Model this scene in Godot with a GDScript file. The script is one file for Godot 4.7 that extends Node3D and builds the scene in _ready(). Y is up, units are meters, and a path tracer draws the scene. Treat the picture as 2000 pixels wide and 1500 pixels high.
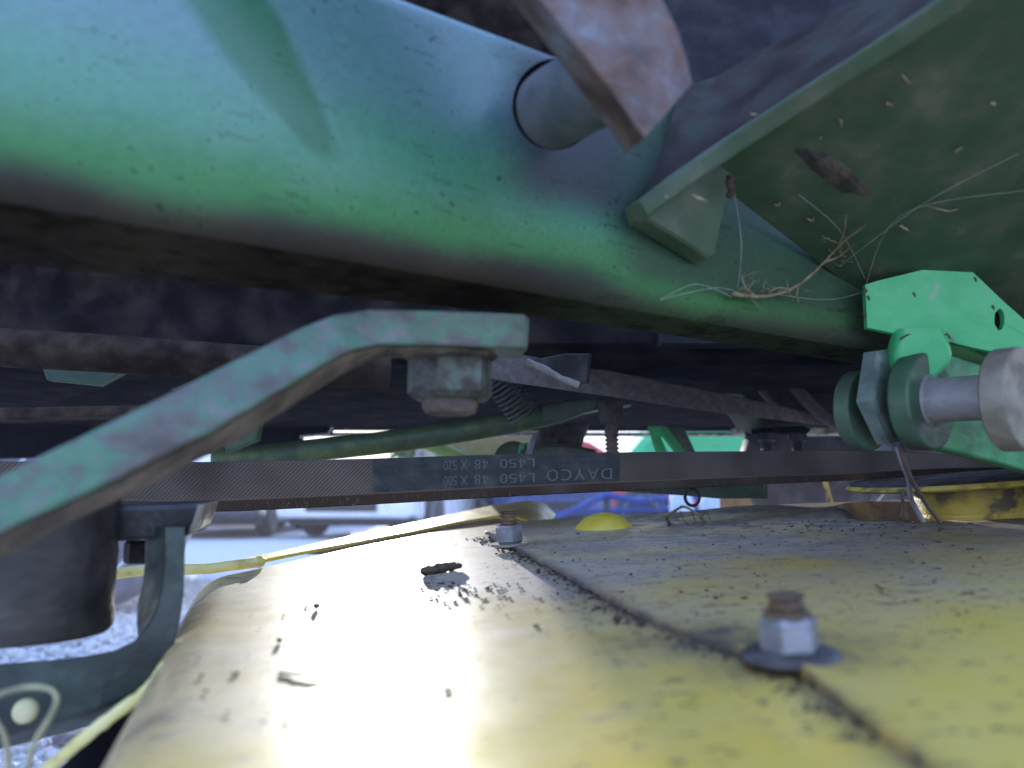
extends Node3D

const EYE := Vector3(0, 0.40, 0)
const PITCH := 8.9
var tilt := Basis(Vector3.RIGHT, deg_to_rad(PITCH))
var used := {}
var M := {}
var kept := {}
var rng := RandomNumberGenerator.new()
var nz := FastNoiseLite.new()

# ------------------------------------------------------------------ places
# a point of the place from the direction it was surveyed in and its own depth in metres
func P(x: float, y: float, d: float) -> Vector3:
	return EYE + tilt * Vector3((x - 1000.0) / 1500.0 * d, (750.0 - y) / 1500.0 * d, -d)

func deck_inv(x: float, y: float) -> float:
	return 2.0 + 0.000668 * (x - 990.0) + 0.01145 * (y - 1060.0)

func deck_xz(x: float, y: float) -> Vector2:
	var z := 1.0 / deck_inv(x, y)
	return Vector2((x - 1000.0) / 1500.0 * z, z)

# the deck's own plane: q = (across, away), h = height over the sheet
func K(q: Vector2, h := 0.0) -> Vector3:
	return EYE + tilt * Vector3(q.x, (q.x - 1.543 * q.y - 1.0) / 17.2, -q.y) + deck_up() * h

func deck_up() -> Vector3:
	return (tilt * Vector3(-1.0 / 17.2, 1.0, -1.543 / 17.2)).normalized()

func D(x: float, y: float, h := 0.0) -> Vector3:
	return K(deck_xz(x, y), h)

func rail_inv(x: float, y: float) -> float:
	return 3.59 - 0.001412 * (x - 1000.0) - 0.000375 * (y - 540.0)

func panel_inv(x: float, y: float) -> float:
	return 3.061 + 0.000132 * (x - 1420.0) - 0.002693 * (y - 370.0)

func ss(a: float, b: float, x: float) -> float:
	return smoothstep(a, b, x)

# ------------------------------------------------------------------ mesh building
class MB:
	var v := PackedVector3Array()
	var uv := PackedVector2Array()
	var col := PackedColorArray()
	var ix := PackedInt32Array()
	func add(p: Vector3, t := Vector2.ZERO, c := Color.WHITE) -> int:
		v.append(p); uv.append(t); col.append(c)
		return v.size() - 1
	func tri(a: int, b: int, c: int) -> void:
		ix.append(a); ix.append(b); ix.append(c)
	func grid(rows: Array, wrap := false, uvs := [], cols := []) -> void:
		var n: int = rows[0].size()
		var base := v.size()
		for i in rows.size():
			for j in n:
				var t: Vector2 = uvs[i][j] if uvs.size() else Vector2(float(i) / rows.size(), float(j) / n)
				var c: Color = cols[i][j] if cols.size() else Color.WHITE
				add(rows[i][j], t, c)
		var last := n if wrap else n - 1
		for i in rows.size() - 1:
			for j in last:
				var a := base + i * n + j
				var b := base + i * n + (j + 1) % n
				var c2 := a + n
				var d2 := b + n
				tri(a, b, d2); tri(a, d2, c2)
	func fan(ring: PackedVector3Array, flip := false) -> void:
		var m := Vector3.ZERO
		for p in ring: m += p
		m /= ring.size()
		var c := add(m)
		var base := v.size()
		for p in ring: add(p)
		for j in ring.size():
			var a := base + j
			var b := base + (j + 1) % ring.size()
			if flip: tri(c, a, b)
			else: tri(c, b, a)
	func face(ring: PackedVector3Array, flat2: PackedVector2Array, flip := false) -> void:
		var t := Geometry2D.triangulate_polygon(flat2)
		var base := v.size()
		for p in ring: add(p)
		for k in range(0, t.size(), 3):
			if flip: tri(base + t[k], base + t[k + 2], base + t[k + 1])
			else: tri(base + t[k], base + t[k + 1], base + t[k + 2])
	func mesh(flat := false) -> ArrayMesh:
		var vv := v
		var uu := uv
		var cc := col
		var ii := ix
		if flat:
			vv = PackedVector3Array(); uu = PackedVector2Array(); cc = PackedColorArray(); ii = PackedInt32Array()
			for k in ix.size():
				vv.append(v[ix[k]]); uu.append(uv[ix[k]]); cc.append(col[ix[k]]); ii.append(k)
		var n := PackedVector3Array()
		n.resize(vv.size())
		for k in range(0, ii.size(), 3):
			var f := (vv[ii[k + 2]] - vv[ii[k]]).cross(vv[ii[k + 1]] - vv[ii[k]])
			n[ii[k]] += f; n[ii[k + 1]] += f; n[ii[k + 2]] += f
		for k in n.size():
			n[k] = n[k].normalized() if n[k].length_squared() > 0.0 else Vector3.UP
		var a := []
		a.resize(Mesh.ARRAY_MAX)
		a[Mesh.ARRAY_VERTEX] = vv; a[Mesh.ARRAY_NORMAL] = n; a[Mesh.ARRAY_TEX_UV] = uu; a[Mesh.ARRAY_COLOR] = cc; a[Mesh.ARRAY_INDEX] = ii
		var m := ArrayMesh.new()
		m.add_surface_from_arrays(Mesh.PRIMITIVE_TRIANGLES, a)
		return m

func loft(secs: Array, flat := false, caps := true, into: MB = null) -> ArrayMesh:
	var b := MB.new() if into == null else into
	b.grid(secs, true)
	if caps:
		b.fan(secs[0], true); b.fan(secs[-1])
	return b.mesh(flat)

# a ring of points round a rectangle with eased corners
func rect(c: Vector3, r: Vector3, u: Vector3, e: float) -> PackedVector3Array:
	var w := r.length()
	var h := u.length()
	var o := PackedVector3Array()
	var rx := r / w
	var ux := u / h
	e = minf(e, minf(w, h) * 0.9)
	for q in [[1, 1, 0], [1, -1, 1], [-1, -1, 0], [-1, 1, 1]]:
		var a: Vector3 = c + rx * (q[0] * (w - e)) + ux * (q[1] * h)
		var m: Vector3 = c + rx * (q[0] * (w - e * 0.3)) + ux * (q[1] * (h - e * 0.3))
		var z: Vector3 = c + rx * (q[0] * w) + ux * (q[1] * (h - e))
		if q[2] == 0: o.append(a); o.append(m); o.append(z)
		else: o.append(z); o.append(m); o.append(a)
	return o

# quad section from four corners, corners eased
func quad4(a: Vector3, b: Vector3, c: Vector3, d: Vector3, e := 0.12) -> PackedVector3Array:
	var o := PackedVector3Array()
	var q := [a, b, c, d]
	for k in 4:
		var p: Vector3 = q[k]
		var before: Vector3 = q[(k + 3) % 4]
		var after: Vector3 = q[(k + 1) % 4]
		var m := minf((before - p).length(), (after - p).length()) * e
		var p1 := p + (before - p).normalized() * m
		var p2 := p + (after - p).normalized() * m
		o.append(p1); o.append((p1 + p2) * 0.25 + p * 0.5); o.append(p2)
	return o

func circle(c: Vector3, ax: Vector3, r: float, n: int, turn := 0.0) -> PackedVector3Array:
	ax = ax.normalized()
	var s := ax.cross(Vector3.UP if absf(ax.y) < 0.9 else Vector3.RIGHT).normalized()
	var t := ax.cross(s)
	var o := PackedVector3Array()
	for k in n:
		var a := TAU * k / n + turn
		o.append(c + (s * cos(a) + t * sin(a)) * r)
	return o

# profile of [radius, along] about an axis
func lathe(c: Vector3, ax: Vector3, prof: Array, n := 40, flat := false, into: MB = null, turn := 0.0) -> ArrayMesh:
	var secs := []
	for p in prof: secs.append(circle(c + ax.normalized() * float(p[1]), ax, maxf(float(p[0]), 0.00002), n, turn))
	return loft(secs, flat, true, into)

func curve(pts: Array, step := 6) -> Array:
	var o := []
	for i in pts.size() - 1:
		var a: Vector3 = pts[maxi(i - 1, 0)]
		var b: Vector3 = pts[i]
		var c: Vector3 = pts[i + 1]
		var d: Vector3 = pts[mini(i + 2, pts.size() - 1)]
		for k in step: o.append(b.cubic_interpolate(c, a, d, float(k) / step))
	o.append(pts[-1])
	return o

func tube(pts: Array, r: float, n := 10, step := 6, taper := 1.0, lumpy := 0.0, into: MB = null, pinch := 0.0) -> ArrayMesh:
	var c := curve(pts, step) if step > 0 else pts
	var secs := []
	var side := Vector3.ZERO
	for i in c.size():
		var t: Vector3 = (c[mini(i + 1, c.size() - 1)] - c[maxi(i - 1, 0)]).normalized()
		if side == Vector3.ZERO: side = t.cross(Vector3.UP if absf(t.y) < 0.9 else Vector3.RIGHT).normalized()
		side = (side - t * side.dot(t)).normalized()
		var up := t.cross(side)
		var along := float(i) / maxi(c.size() - 1, 1)
		var rr := r * lerpf(1.0, taper, along)
		if pinch > 0.0: rr *= pow(maxf(sin(PI * lerpf(.02, .98, along)), 0.0), pinch)
		var ring := PackedVector3Array()
		for k in n:
			var a := TAU * k / n
			var w := rr * (1.0 + lumpy * rng.randf_range(-1, 1))
			ring.append(c[i] + (side * cos(a) + up * sin(a)) * w)
		secs.append(ring)
	return loft(secs, false, true, into)

# a plate cut from an outline (its points in order), with thickness and eased edges
func slab(pts: Array, back: Vector3, bevel := 0.0008, flat := true, into: MB = null) -> ArrayMesh:
	var b := MB.new() if into == null else into
	var o: Vector3 = pts[0]
	var n := Vector3.ZERO
	for i in pts.size(): n += (pts[i] - o).cross(pts[(i + 1) % pts.size()] - o)
	n = n.normalized()
	var ex: Vector3 = (pts[1] - o).normalized()
	var ey := n.cross(ex)
	var f2 := PackedVector2Array()
	for p in pts: f2.append(Vector2((p - o).dot(ex), (p - o).dot(ey)))
	var ins := PackedVector3Array()
	for i in pts.size():
		var a: Vector3 = pts[(i + pts.size() - 1) % pts.size()]
		var p: Vector3 = pts[i]
		var c: Vector3 = pts[(i + 1) % pts.size()]
		var n1 := n.cross((p - a).normalized())
		var n2 := n.cross((c - p).normalized())
		var m := n1 + n2
		m = m / maxf(m.length_squared() * 0.5, 0.35)
		ins.append(p + m * bevel)
	var bk := back.normalized()
	var r1 := PackedVector3Array(); var r2 := PackedVector3Array(); var r3 := PackedVector3Array(); var r4 := PackedVector3Array()
	for i in pts.size():
		r1.append(ins[i]); r2.append(pts[i] + bk * bevel); r3.append(pts[i] + back - bk * bevel); r4.append(ins[i] + back)
	b.grid([r1, r2, r3, r4], true)
	b.face(r1, f2, false); b.face(r4, f2, true)
	return b.mesh(flat)

func px(list: Array, d) -> Array:
	var o := []
	for p in list:
		var dd: float = p[2] if p.size() > 2 else (d.call(p[0], p[1]) if d is Callable else d)
		o.append(P(p[0], p[1], dd))
	return o

func box(c: Vector3, size: Vector3, bs := Basis.IDENTITY, e := 0.001, into: MB = null) -> ArrayMesh:
	var b := MB.new() if into == null else into
	var h := size * 0.5
	var secs := []
	e = minf(e, minf(h.x, minf(h.y, h.z)) * 0.9)
	for q in [[-h.z, e], [-h.z + e, 0.0], [h.z - e, 0.0], [h.z, e]]:
		secs.append(rect(c + bs.z * float(q[0]), bs.x * (h.x - float(q[1])), bs.y * (h.y - float(q[1])), e))
	return loft(secs, false, true, b)

func hex(c: Vector3, ax: Vector3, r: float, h: float, turn := 0.0, into: MB = null) -> ArrayMesh:
	return lathe(c, ax, [[r * 0.86, 0], [r, h * 0.12], [r, h * 0.88], [r * 0.86, h]], 6, true, into, turn)

func thread(c: Vector3, ax: Vector3, r: float, h: float, pitch: float) -> ArrayMesh:
	var prof := []
	var k := 0
	while k * pitch < h:
		prof.append([r * 0.72, k * pitch]); prof.append([r, k * pitch + pitch * 0.35]); prof.append([r, k * pitch + pitch * 0.6])
		k += 1
	prof.append([r * 0.8, h]); prof.append([r * 0.7, h + 0.0004])
	return lathe(c, ax, prof, 24)

# ------------------------------------------------------------------ naming
func numbered(called: String) -> String:
	var n: int = used.get(called, 0)
	used[called] = n + 1
	return called if n == 0 else "%s_%03d" % [called, n]

func thing(called: String, label: String, category: String, at := Vector3.ZERO, group := "") -> Node3D:
	var o := Node3D.new()
	o.name = numbered(called)
	o.position = at
	add_child(o)
	tag(o, label, category, group)
	return o

func tag(o: Node, label: String, category: String, group := "") -> void:
	o.set_meta("label", label)
	o.set_meta("category", category)
	if group: o.set_meta("group", group)

# meshes are built in the place's axes; a part takes its parent's position off
func put(called: String, mesh: Mesh, m: Material, parent: Node = self) -> MeshInstance3D:
	var o := MeshInstance3D.new()
	o.mesh = mesh
	o.material_override = m
	o.cast_shadow = GeometryInstance3D.SHADOW_CASTING_SETTING_ON
	if parent == self:
		o.name = numbered(called)
		add_child(o)
	else:
		o.name = called
		parent.add_child(o, true)
		var at := Vector3.ZERO
		var up: Node = parent
		while up is Node3D and up != self:
			at += up.position
			up = up.get_parent()
		o.position = -at
	return o

func lone(called: String, mesh: Mesh, m: Material, label: String, category: String, group := "") -> MeshInstance3D:
	var o := put(called, mesh, m)
	tag(o, label, category, group)
	return o

func struct(called: String, mesh: Mesh, m: Material) -> MeshInstance3D:
	var o := put(called, mesh, m)
	o.set_meta("kind", "structure")
	return o

# ------------------------------------------------------------------ materials
func noise_tex(freq: float, oct: int, sd: int, ramp: Array, size := 320, normal := false, kind := FastNoiseLite.TYPE_SIMPLEX_SMOOTH, bump := 4.0) -> NoiseTexture2D:
	var f := FastNoiseLite.new()
	f.noise_type = kind
	f.seed = sd
	f.frequency = freq
	f.fractal_octaves = oct
	f.fractal_gain = 0.55
	var t := NoiseTexture2D.new()
	t.width = size; t.height = size
	t.seamless = true
	t.noise = f
	t.as_normal_map = normal
	t.bump_strength = bump
	if ramp.size():
		var g := Gradient.new()
		var offs := PackedFloat32Array()
		var cols := PackedColorArray()
		for r in ramp:
			offs.append(r[0])
			var c: Color = r[1]
			cols.append(c.linear_to_srgb())
		g.offsets = offs
		g.colors = cols
		t.color_ramp = g
	return t

func L(r: float, g: float, b: float) -> Color:
	return Color(r, g, b)

func mat(called: String, ramp: Array, rough: float, scale := 9.0, o := {}) -> StandardMaterial3D:
	var m := StandardMaterial3D.new()
	m.resource_name = called
	var sd: int = o.get("seed", M.size() * 7 + 3)
	m.albedo_texture = noise_tex(o.get("freq", 0.012), o.get("oct", 5), sd, ramp)
	m.uv1_triplanar = true
	m.uv1_world_triplanar = true
	m.uv1_scale = Vector3.ONE * scale
	m.roughness = 1.0
	var lo: float = rough - o.get("dr", 0.12)
	var hi: float = rough + o.get("dr", 0.12)
	m.roughness_texture = shared("rough %.2f %.2f" % [snappedf(lo, .08), snappedf(hi, .08)], func(): return noise_tex(0.02, 4, 77, [[0.25, Color(lo, lo, lo).srgb_to_linear()], [0.75, Color(hi, hi, hi).srgb_to_linear()]], 256))
	m.metallic = o.get("metal", 0.0)
	m.metallic_specular = o.get("spec", 0.5)
	if o.get("bump", 0.0) > 0.0:
		m.heightmap_enabled = true
		m.heightmap_texture = shared("bump %d" % (M.size() % 3), func(): return noise_tex(0.04, 5, M.size(), [], 512))
		m.heightmap_scale = o.bump
	if o.has("coat"):
		m.clearcoat_enabled = true
		m.clearcoat = o.coat
		m.clearcoat_roughness = o.get("coat_rough", 0.3)
	m.vertex_color_use_as_albedo = o.get("vcol", false)
	M[called] = m
	return m

func shared(key: String, make: Callable) -> Texture2D:
	if not kept.has(key): kept[key] = make.call()
	return kept[key]

func flatmat(called: String, c: Color, rough: float, metal := 0.0) -> StandardMaterial3D:
	var m := StandardMaterial3D.new()
	m.resource_name = called
	m.albedo_color = c.linear_to_srgb()
	m.roughness = rough
	m.metallic = metal
	M[called] = m
	return m

func make_materials() -> void:
	mat("green", [[0.25, L(.02, .15, .05)], [0.5, L(.03, .22, .075)], [0.7, L(.05, .27, .11)], [0.85, L(.12, .2, .12)]], 0.36, 7.0, {"spec": 0.6})
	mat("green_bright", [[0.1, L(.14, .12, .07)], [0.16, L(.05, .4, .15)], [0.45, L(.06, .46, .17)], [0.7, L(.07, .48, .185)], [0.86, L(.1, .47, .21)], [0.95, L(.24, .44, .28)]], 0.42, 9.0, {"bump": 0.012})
	mat("green_worn", [[0.22, L(.055, .048, .042)], [0.42, L(.098, .09, .082)], [0.53, L(.085, .115, .1)], [0.63, L(.055, .18, .1)], [0.78, L(.1, .15, .125)], [0.9, L(.17, .17, .17)]], 0.5, 13.0, {"bump": 0.04})
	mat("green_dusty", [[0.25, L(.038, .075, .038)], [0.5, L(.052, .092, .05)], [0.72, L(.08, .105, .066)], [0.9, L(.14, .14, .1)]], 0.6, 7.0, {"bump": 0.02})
	mat("rail_mud", [[0.2, L(.5, .48, .46)], [0.45, L(.9, .9, .9)], [0.8, L(1, 1, 1)]], 0.9, 14.0, {"vcol": true, "spec": 0.12, "bump": 0.05})
	mat("rust", [[0.2, L(.045, .026, .02)], [0.4, L(.11, .055, .04)], [0.55, L(.14, .095, .085)], [0.7, L(.14, .115, .115)], [0.88, L(.2, .21, .24)]], 0.6, 11.0, {"metal": 0.2, "bump": 0.06})
	mat("rust_dark", [[0.25, L(.045, .03, .025)], [0.5, L(.09, .06, .05)], [0.75, L(.12, .08, .06)], [0.9, L(.16, .12, .1)]], 0.75, 12.0, {"bump": 0.05})
	mat("grime", [[0.3, L(.035, .028, .026)], [0.55, L(.075, .06, .05)], [0.8, L(.13, .1, .08)]], 0.9, 14.0, {"bump": 0.12})
	mat("black", [[0.3, L(.005, .005, .007)], [0.6, L(.009, .009, .011)], [0.85, L(.016, .014, .015)]], 0.85, 8.0, {"bump": 0.01, "spec": 0.12})
	mat("dark_metal", [[0.3, L(.02, .02, .022)], [0.6, L(.04, .038, .04)], [0.85, L(.08, .07, .065)]], 0.55, 10.0, {"bump": 0.03, "metal": 0.1, "spec": 0.3})
	mat("steel", [[0.25, L(.2, .2, .21)], [0.55, L(.32, .32, .34)], [0.8, L(.42, .42, .45)]], 0.5, 14.0, {"metal": 0.55, "bump": 0.02})
	mat("zinc", [[0.25, L(.15, .15, .16)], [0.55, L(.25, .26, .28)], [0.8, L(.34, .35, .38)]], 0.55, 14.0, {"metal": 0.4, "bump": 0.02})
	mat("grey_dust", [[0.25, L(.16, .14, .11)], [0.55, L(.24, .22, .18)], [0.8, L(.3, .28, .24)]], 0.8, 14.0, {"bump": 0.04})
	mat("rusty_thread", [[0.3, L(.05, .03, .02)], [0.6, L(.12, .075, .04)], [0.85, L(.24, .16, .08)]], 0.75, 20.0, {"bump": 0.02})
	mat("yellow", [[0.25, L(.5, .38, .03)], [0.55, L(.62, .5, .05)], [0.78, L(.6, .52, .12)]], 0.4, 9.0, {"bump": 0.01})
	mat("yellow_worn", [[0.28, L(.07, .055, .05)], [0.4, L(.3, .23, .06)], [0.5, L(.5, .38, .05)], [0.8, L(.55, .46, .1)]], 0.5, 12.0, {"bump": 0.03})
	mat("straw", [[0.3, L(.15, .115, .065)], [0.7, L(.32, .26, .16)]], 0.8, 30.0)
	mat("bark", [[0.3, L(.03, .02, .015)], [0.6, L(.07, .045, .03)], [0.85, L(.14, .1, .07)]], 0.9, 30.0, {"bump": 0.08})
	mat("silk", [[0.3, L(.3, .3, .28)], [0.7, L(.5, .5, .48)]], 0.7, 20.0)
	mat("tyre", [[0.3, L(.03, .03, .035)], [0.6, L(.055, .055, .06)], [0.85, L(.1, .1, .11)]], 0.75, 5.0, {"bump": 0.06})
	mat("tyre_dusty", [[0.3, L(.09, .095, .115)], [0.7, L(.14, .145, .17)]], 0.8, 3.0)
	mat("white_paint", [[0.2, L(.66, .68, .7)], [0.8, L(.8, .8, .8)]], 0.3, 1.0, {"coat": 0.5, "coat_rough": 0.1})
	mat("silver_paint", [[0.2, L(.36, .37, .4)], [0.8, L(.45, .46, .49)]], 0.3, 1.0, {"coat": 0.6, "coat_rough": 0.1, "metal": 0.4})
	mat("dark_paint", [[0.2, L(.03, .032, .04)], [0.8, L(.05, .052, .065)]], 0.25, 1.0, {"coat": 0.6, "coat_rough": 0.1})
	mat("grey_paint", [[0.2, L(.1, .1, .115)], [0.8, L(.14, .14, .155)]], 0.3, 1.0, {"coat": 0.6, "coat_rough": 0.1})
	mat("blue_paint", [[0.2, L(.015, .035, .17)], [0.8, L(.025, .055, .24)]], 0.4, 2.0)
	mat("pale_blue", [[0.2, L(.36, .42, .52)], [0.8, L(.48, .54, .62)]], 0.5, 4.0)
	mat("plastic_black", [[0.2, L(.02, .02, .022)], [0.8, L(.035, .035, .04)]], 0.6, 2.0)
	mat("cream", [[0.25, L(.5, .44, .22)], [0.55, L(.62, .58, .36)], [0.8, L(.5, .5, .2)]], 0.5, 6.0)
	mat("wood", [[0.2, L(.28, .17, .07)], [0.8, L(.42, .28, .12)]], 0.8, 8.0)
	mat("gravel_ground", [[0.25, L(.36, .36, .355)], [0.5, L(.58, .575, .56)], [0.75, L(.72, .715, .7)]], 0.95, 1.4, {"freq": 0.06, "bump": 1.2})
	mat("stone", [[0.2, L(.4, .4, .395)], [0.5, L(.56, .555, .545)], [0.8, L(.68, .675, .66)]], 0.9, 6.0)
	var red := flatmat("red_lens", L(.5, .02, .02), 0.2)
	red.clearcoat_enabled = true
	flatmat("glass", L(.02, .025, .03), 0.06)
	flatmat("print_ink", L(.105, .128, .13), 0.85)
	flatmat("rim_steel", L(.5, .52, .56), 0.45, 0.3)

	# belt cloth: a diagonal weave along the belt
	var w := 256
	var im := Image.create(w, w, false, Image.FORMAT_RGB8)
	for y in w:
		for x in w:
			var g := 0.5 + 0.5 * sin(TAU * (x + y) / 16.0)
			var h := 0.5 + 0.5 * sin(TAU * (x - y) / 8.0)
			var s := 0.62 + 0.3 * g + 0.08 * h + rng.randf_range(-0.1, 0.1)
			im.set_pixel(x, y, Color(s, s, s))
	var cloth := StandardMaterial3D.new()
	cloth.albedo_texture = ImageTexture.create_from_image(im)
	cloth.vertex_color_use_as_albedo = true
	cloth.roughness = 0.95
	cloth.heightmap_enabled = true
	cloth.heightmap_texture = cloth.albedo_texture
	cloth.heightmap_scale = 0.02
	M.cloth = cloth

# ------------------------------------------------------------------ deck sheet colour
var seam := [[1960, 1640], [1900, 1580], [1800, 1500], [1720, 1440], [1650, 1388], [1590, 1342], [1545, 1312], [1450, 1286], [1330, 1240], [1230, 1199], [1100, 1125], [1040, 1093], [1000, 1072], [968, 1060], [948, 1052]]
var seam_xz := PackedVector2Array()
const T0 := Vector2(-0.26, 0.05)
const T1 := Vector2(0.62, 0.75)

func seam_x(z: float) -> float:
	for i in seam_xz.size() - 1:
		if z <= seam_xz[i + 1].y:
			return lerpf(seam_xz[i].x, seam_xz[i + 1].x, clampf((z - seam_xz[i].y) / (seam_xz[i + 1].y - seam_xz[i].y), 0.0, 1.0))
	return seam_xz[-1].x

func noise_image(f: float, oct: int, sd: int, w: int, h: int) -> PackedByteArray:
	var n := FastNoiseLite.new()
	n.seed = sd
	n.frequency = f
	n.fractal_octaves = oct
	n.fractal_gain = 0.6
	var im := n.get_image(w, h, false, false, true)
	im.convert(Image.FORMAT_L8)
	return im.get_data()

func deck_material() -> void:
	var w := 1280
	var h := 1024
	var big := noise_image(0.006, 4, 5, w, h)
	var mid := noise_image(0.03, 4, 9, w, h)
	var fine := noise_image(0.16, 3, 21, w / 2, h)   # read stretched across, as wiped dirt lies
	var smear := noise_image(0.05, 4, 33, w / 4, h)
	var bytes := PackedByteArray(); bytes.resize(w * h * 3)
	var rough := PackedByteArray(); rough.resize(w * h)
	var marks := []
	for q in [[1380, 1255, .022, .9], [1490, 1265, .02, .9], [1640, 1275, .016, .5], [300, 1400, .010, .7], [410, 1275, .006, .5], [1160, 1082, .03, .45], [1540, 1000, .05, .9], [1640, 1010, .06, .9], [1750, 1040, .05, .6], [1850, 1060, .06, .6], [1320, 1045, .02, .4], [585, 1320, .008, .5], [1200, 1250, .006, .5], [1255, 1095, .03, .4], [1546, 1301, .019, .95], [1600, 1310, .014, .6], [996, 1073, .02, .6], [1450, 1080, .05, .35], [1700, 1100, .05, .4], [1560, 1050, .05, .5]]:
		marks.append([deck_xz(q[0], q[1]), q[2], q[3]])
	var ring_c := deck_xz(510, 1335)
	var yl := Color(.66, .455, .075)
	var dust := Color(.36, .315, .29)
	var dirt := Color(.045, .038, .04)
	var spots := PackedFloat32Array()
	spots.resize((w / 8) * (h / 8))
	for j in h / 8:
		for i in w / 8:
			var at := Vector2(lerpf(T0.x, T1.x, (i + .5) / (w / 8)), lerpf(T0.y, T1.y, (j + .5) / (h / 8)))
			var best := 0.0
			for q in marks:
				var e: float = (pow(at.x - q[0].x, 2) * 0.5 + pow(at.y - q[0].y, 2)) / (q[1] * q[1])
				best = maxf(best, float(q[2]) * exp(-e * 1.6))
			spots[j * (w / 8) + i] = best
	for j in h:
		var z := lerpf(T0.y, T1.y, (j + 0.5) / h)
		var sx := seam_x(z)
		for i in w:
			var x := lerpf(T0.x, T1.x, (i + 0.5) / w)
			var k := j * w + i
			var b := big[k] / 255.0
			var m := mid[k] / 255.0
			var f := fine[j * (w / 2) + i / 2] / 255.0
			var s := smear[j * (w / 4) + i / 4] / 255.0
			# dust lies thicker away from the open side
			var film := clampf((z - 0.175) * 5.0, 0.0, 1.0) * clampf(0.55 + (x + 0.04) * 5.0, 0.15, 1.0)
			film = clampf(0.06 + 0.42 * ss(.09, .19, z) * ss(.05, -.02, x) + film * (0.35 + 0.9 * b) + 0.16 * (m - 0.45) + 0.3 * (b - 0.5), 0.0, 0.92)  # left part greyed further: sky sheen put into the dust tone
			var dk := spots[(j / 8) * (w / 8) + i / 8] * (0.45 + 0.9 * m)
			var ds := (x - sx)
			var grime := 0.0
			if z < 0.56:
				grime = exp(-absf(ds) / 0.0042) * (0.75 + 0.7 * m) if ds < 0.0 else exp(-ds / 0.0025) * (0.35 + 0.6 * m)
			dk = maxf(dk, grime * clampf((z - 0.08) * 9.0, 0.75, 1.0))
			dk = maxf(dk, .85 * ss(.01, .16, x) * ss(.27, .48, z) * ss(.34, .6, .6 * m + .4 * b) * (.45 + .6 * s))
			# scratches and streaky specks
			var sp := ss(0.66, 0.74, f) * ss(0.42, 0.6, s + 0.18 * film) * 0.8
			var st := ss(0.68, 0.8, s) * 0.5 * ss(0.2, 0.5, film)
			dk = clampf(maxf(dk, maxf(sp, st)), 0.0, 0.95)
			dk = maxf(dk, .92 * (1.0 - ss(.052, .067, Vector2(x - .296, z - .515).length())))  # dip round the hub coloured dark for the shade of the hole
			dk = maxf(dk, .5 * ss(.6, .74, m) * ss(.05, -.03, x) * ss(.48, .66, b + .25 * (s - .5)))
			var rd := Vector2(x, z).distance_to(ring_c)
			dk = maxf(dk, 0.35 * exp(-pow((rd - 0.007) / 0.0011, 2.0)) * m * 1.4)
			var c := yl.lerp(dust, film * 0.88).lerp(dirt, dk)
			c = c.linear_to_srgb()
			bytes[k * 3] = int(clampf(c.r, 0, 1) * 255)
			bytes[k * 3 + 1] = int(clampf(c.g, 0, 1) * 255)
			bytes[k * 3 + 2] = int(clampf(c.b, 0, 1) * 255)
			rough[k] = int(clampf(0.31 + 0.2 * film + 0.3 * dk + 0.08 * (m - 0.5), 0.12, 0.9) * 255)
	var mt := StandardMaterial3D.new()
	mt.albedo_texture = ImageTexture.create_from_image(Image.create_from_data(w, h, false, Image.FORMAT_RGB8, bytes))
	mt.roughness = 1.0
	mt.roughness_texture = ImageTexture.create_from_image(Image.create_from_data(w, h, false, Image.FORMAT_L8, rough))
	mt.metallic_specular = 0.55
	mt.texture_repeat = false
	M.deck = mt

# the rail's paint: glossy where clean, dull where mud and dust lie
func rail_material() -> void:
	var w := 1400
	var h := 220
	var big := noise_image(0.012, 4, 61, w, h)
	var fine := noise_image(0.11, 4, 67, w, h)
	var scr := noise_image(0.09, 3, 71, w / 7, h)
	var tint := PackedByteArray(); tint.resize(w * h)
	var rough := PackedByteArray(); rough.resize(w * h)
	var coat := PackedByteArray(); coat.resize(w * h)
	for j in h:
		var y := .07 + .12 * (j + .5) / h
		for i in w:
			var s := (i + .5) / w * .76 - .14
			var k := j * w + i
			var b := big[k] / 255.0 - .5
			var f := fine[k] / 255.0
			var dull := maxf(ss(.128, .09, y + b * .02), .9 * ss(.175, .225, s + b * .03))
			dull = maxf(dull, .75 * ss(.13, .165, s + b * .03) * (1.0 - ss(.165, .185, y)))
			var sp := ss(.76, .86, f + .3 * b) * .4 + ss(.78, .84, scr[j * (w / 7) + i / 7] / 255.0 + .3 * b) * .15
			tint[k] = int(clampf((.93 + .14 * (f - .5)) * (1.0 - sp), 0, 1) * 255)
			rough[k] = int(clampf(.34 + .5 * dull + .1 * b + .2 * sp, .1, 1) * 255)
			coat[k] = int(clampf((1.0 - dull) * (1.0 - sp), 0, 1) * 255)
	var mt := StandardMaterial3D.new()
	mt.albedo_texture = ImageTexture.create_from_image(Image.create_from_data(w, h, false, Image.FORMAT_L8, tint))
	mt.roughness = 1.0
	mt.roughness_texture = ImageTexture.create_from_image(Image.create_from_data(w, h, false, Image.FORMAT_L8, rough))
	mt.metallic_specular = 0.5
	mt.clearcoat_enabled = true
	mt.clearcoat = 0.85
	mt.clearcoat_roughness = 0.3
	mt.clearcoat_texture = ImageTexture.create_from_image(Image.create_from_data(w, h, false, Image.FORMAT_L8, coat))
	mt.texture_repeat = false
	mt.vertex_color_use_as_albedo = true
	M.rail = mt

func deck_uv(q: Vector2) -> Vector2:
	return (q - T0) / (T1 - T0)

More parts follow.
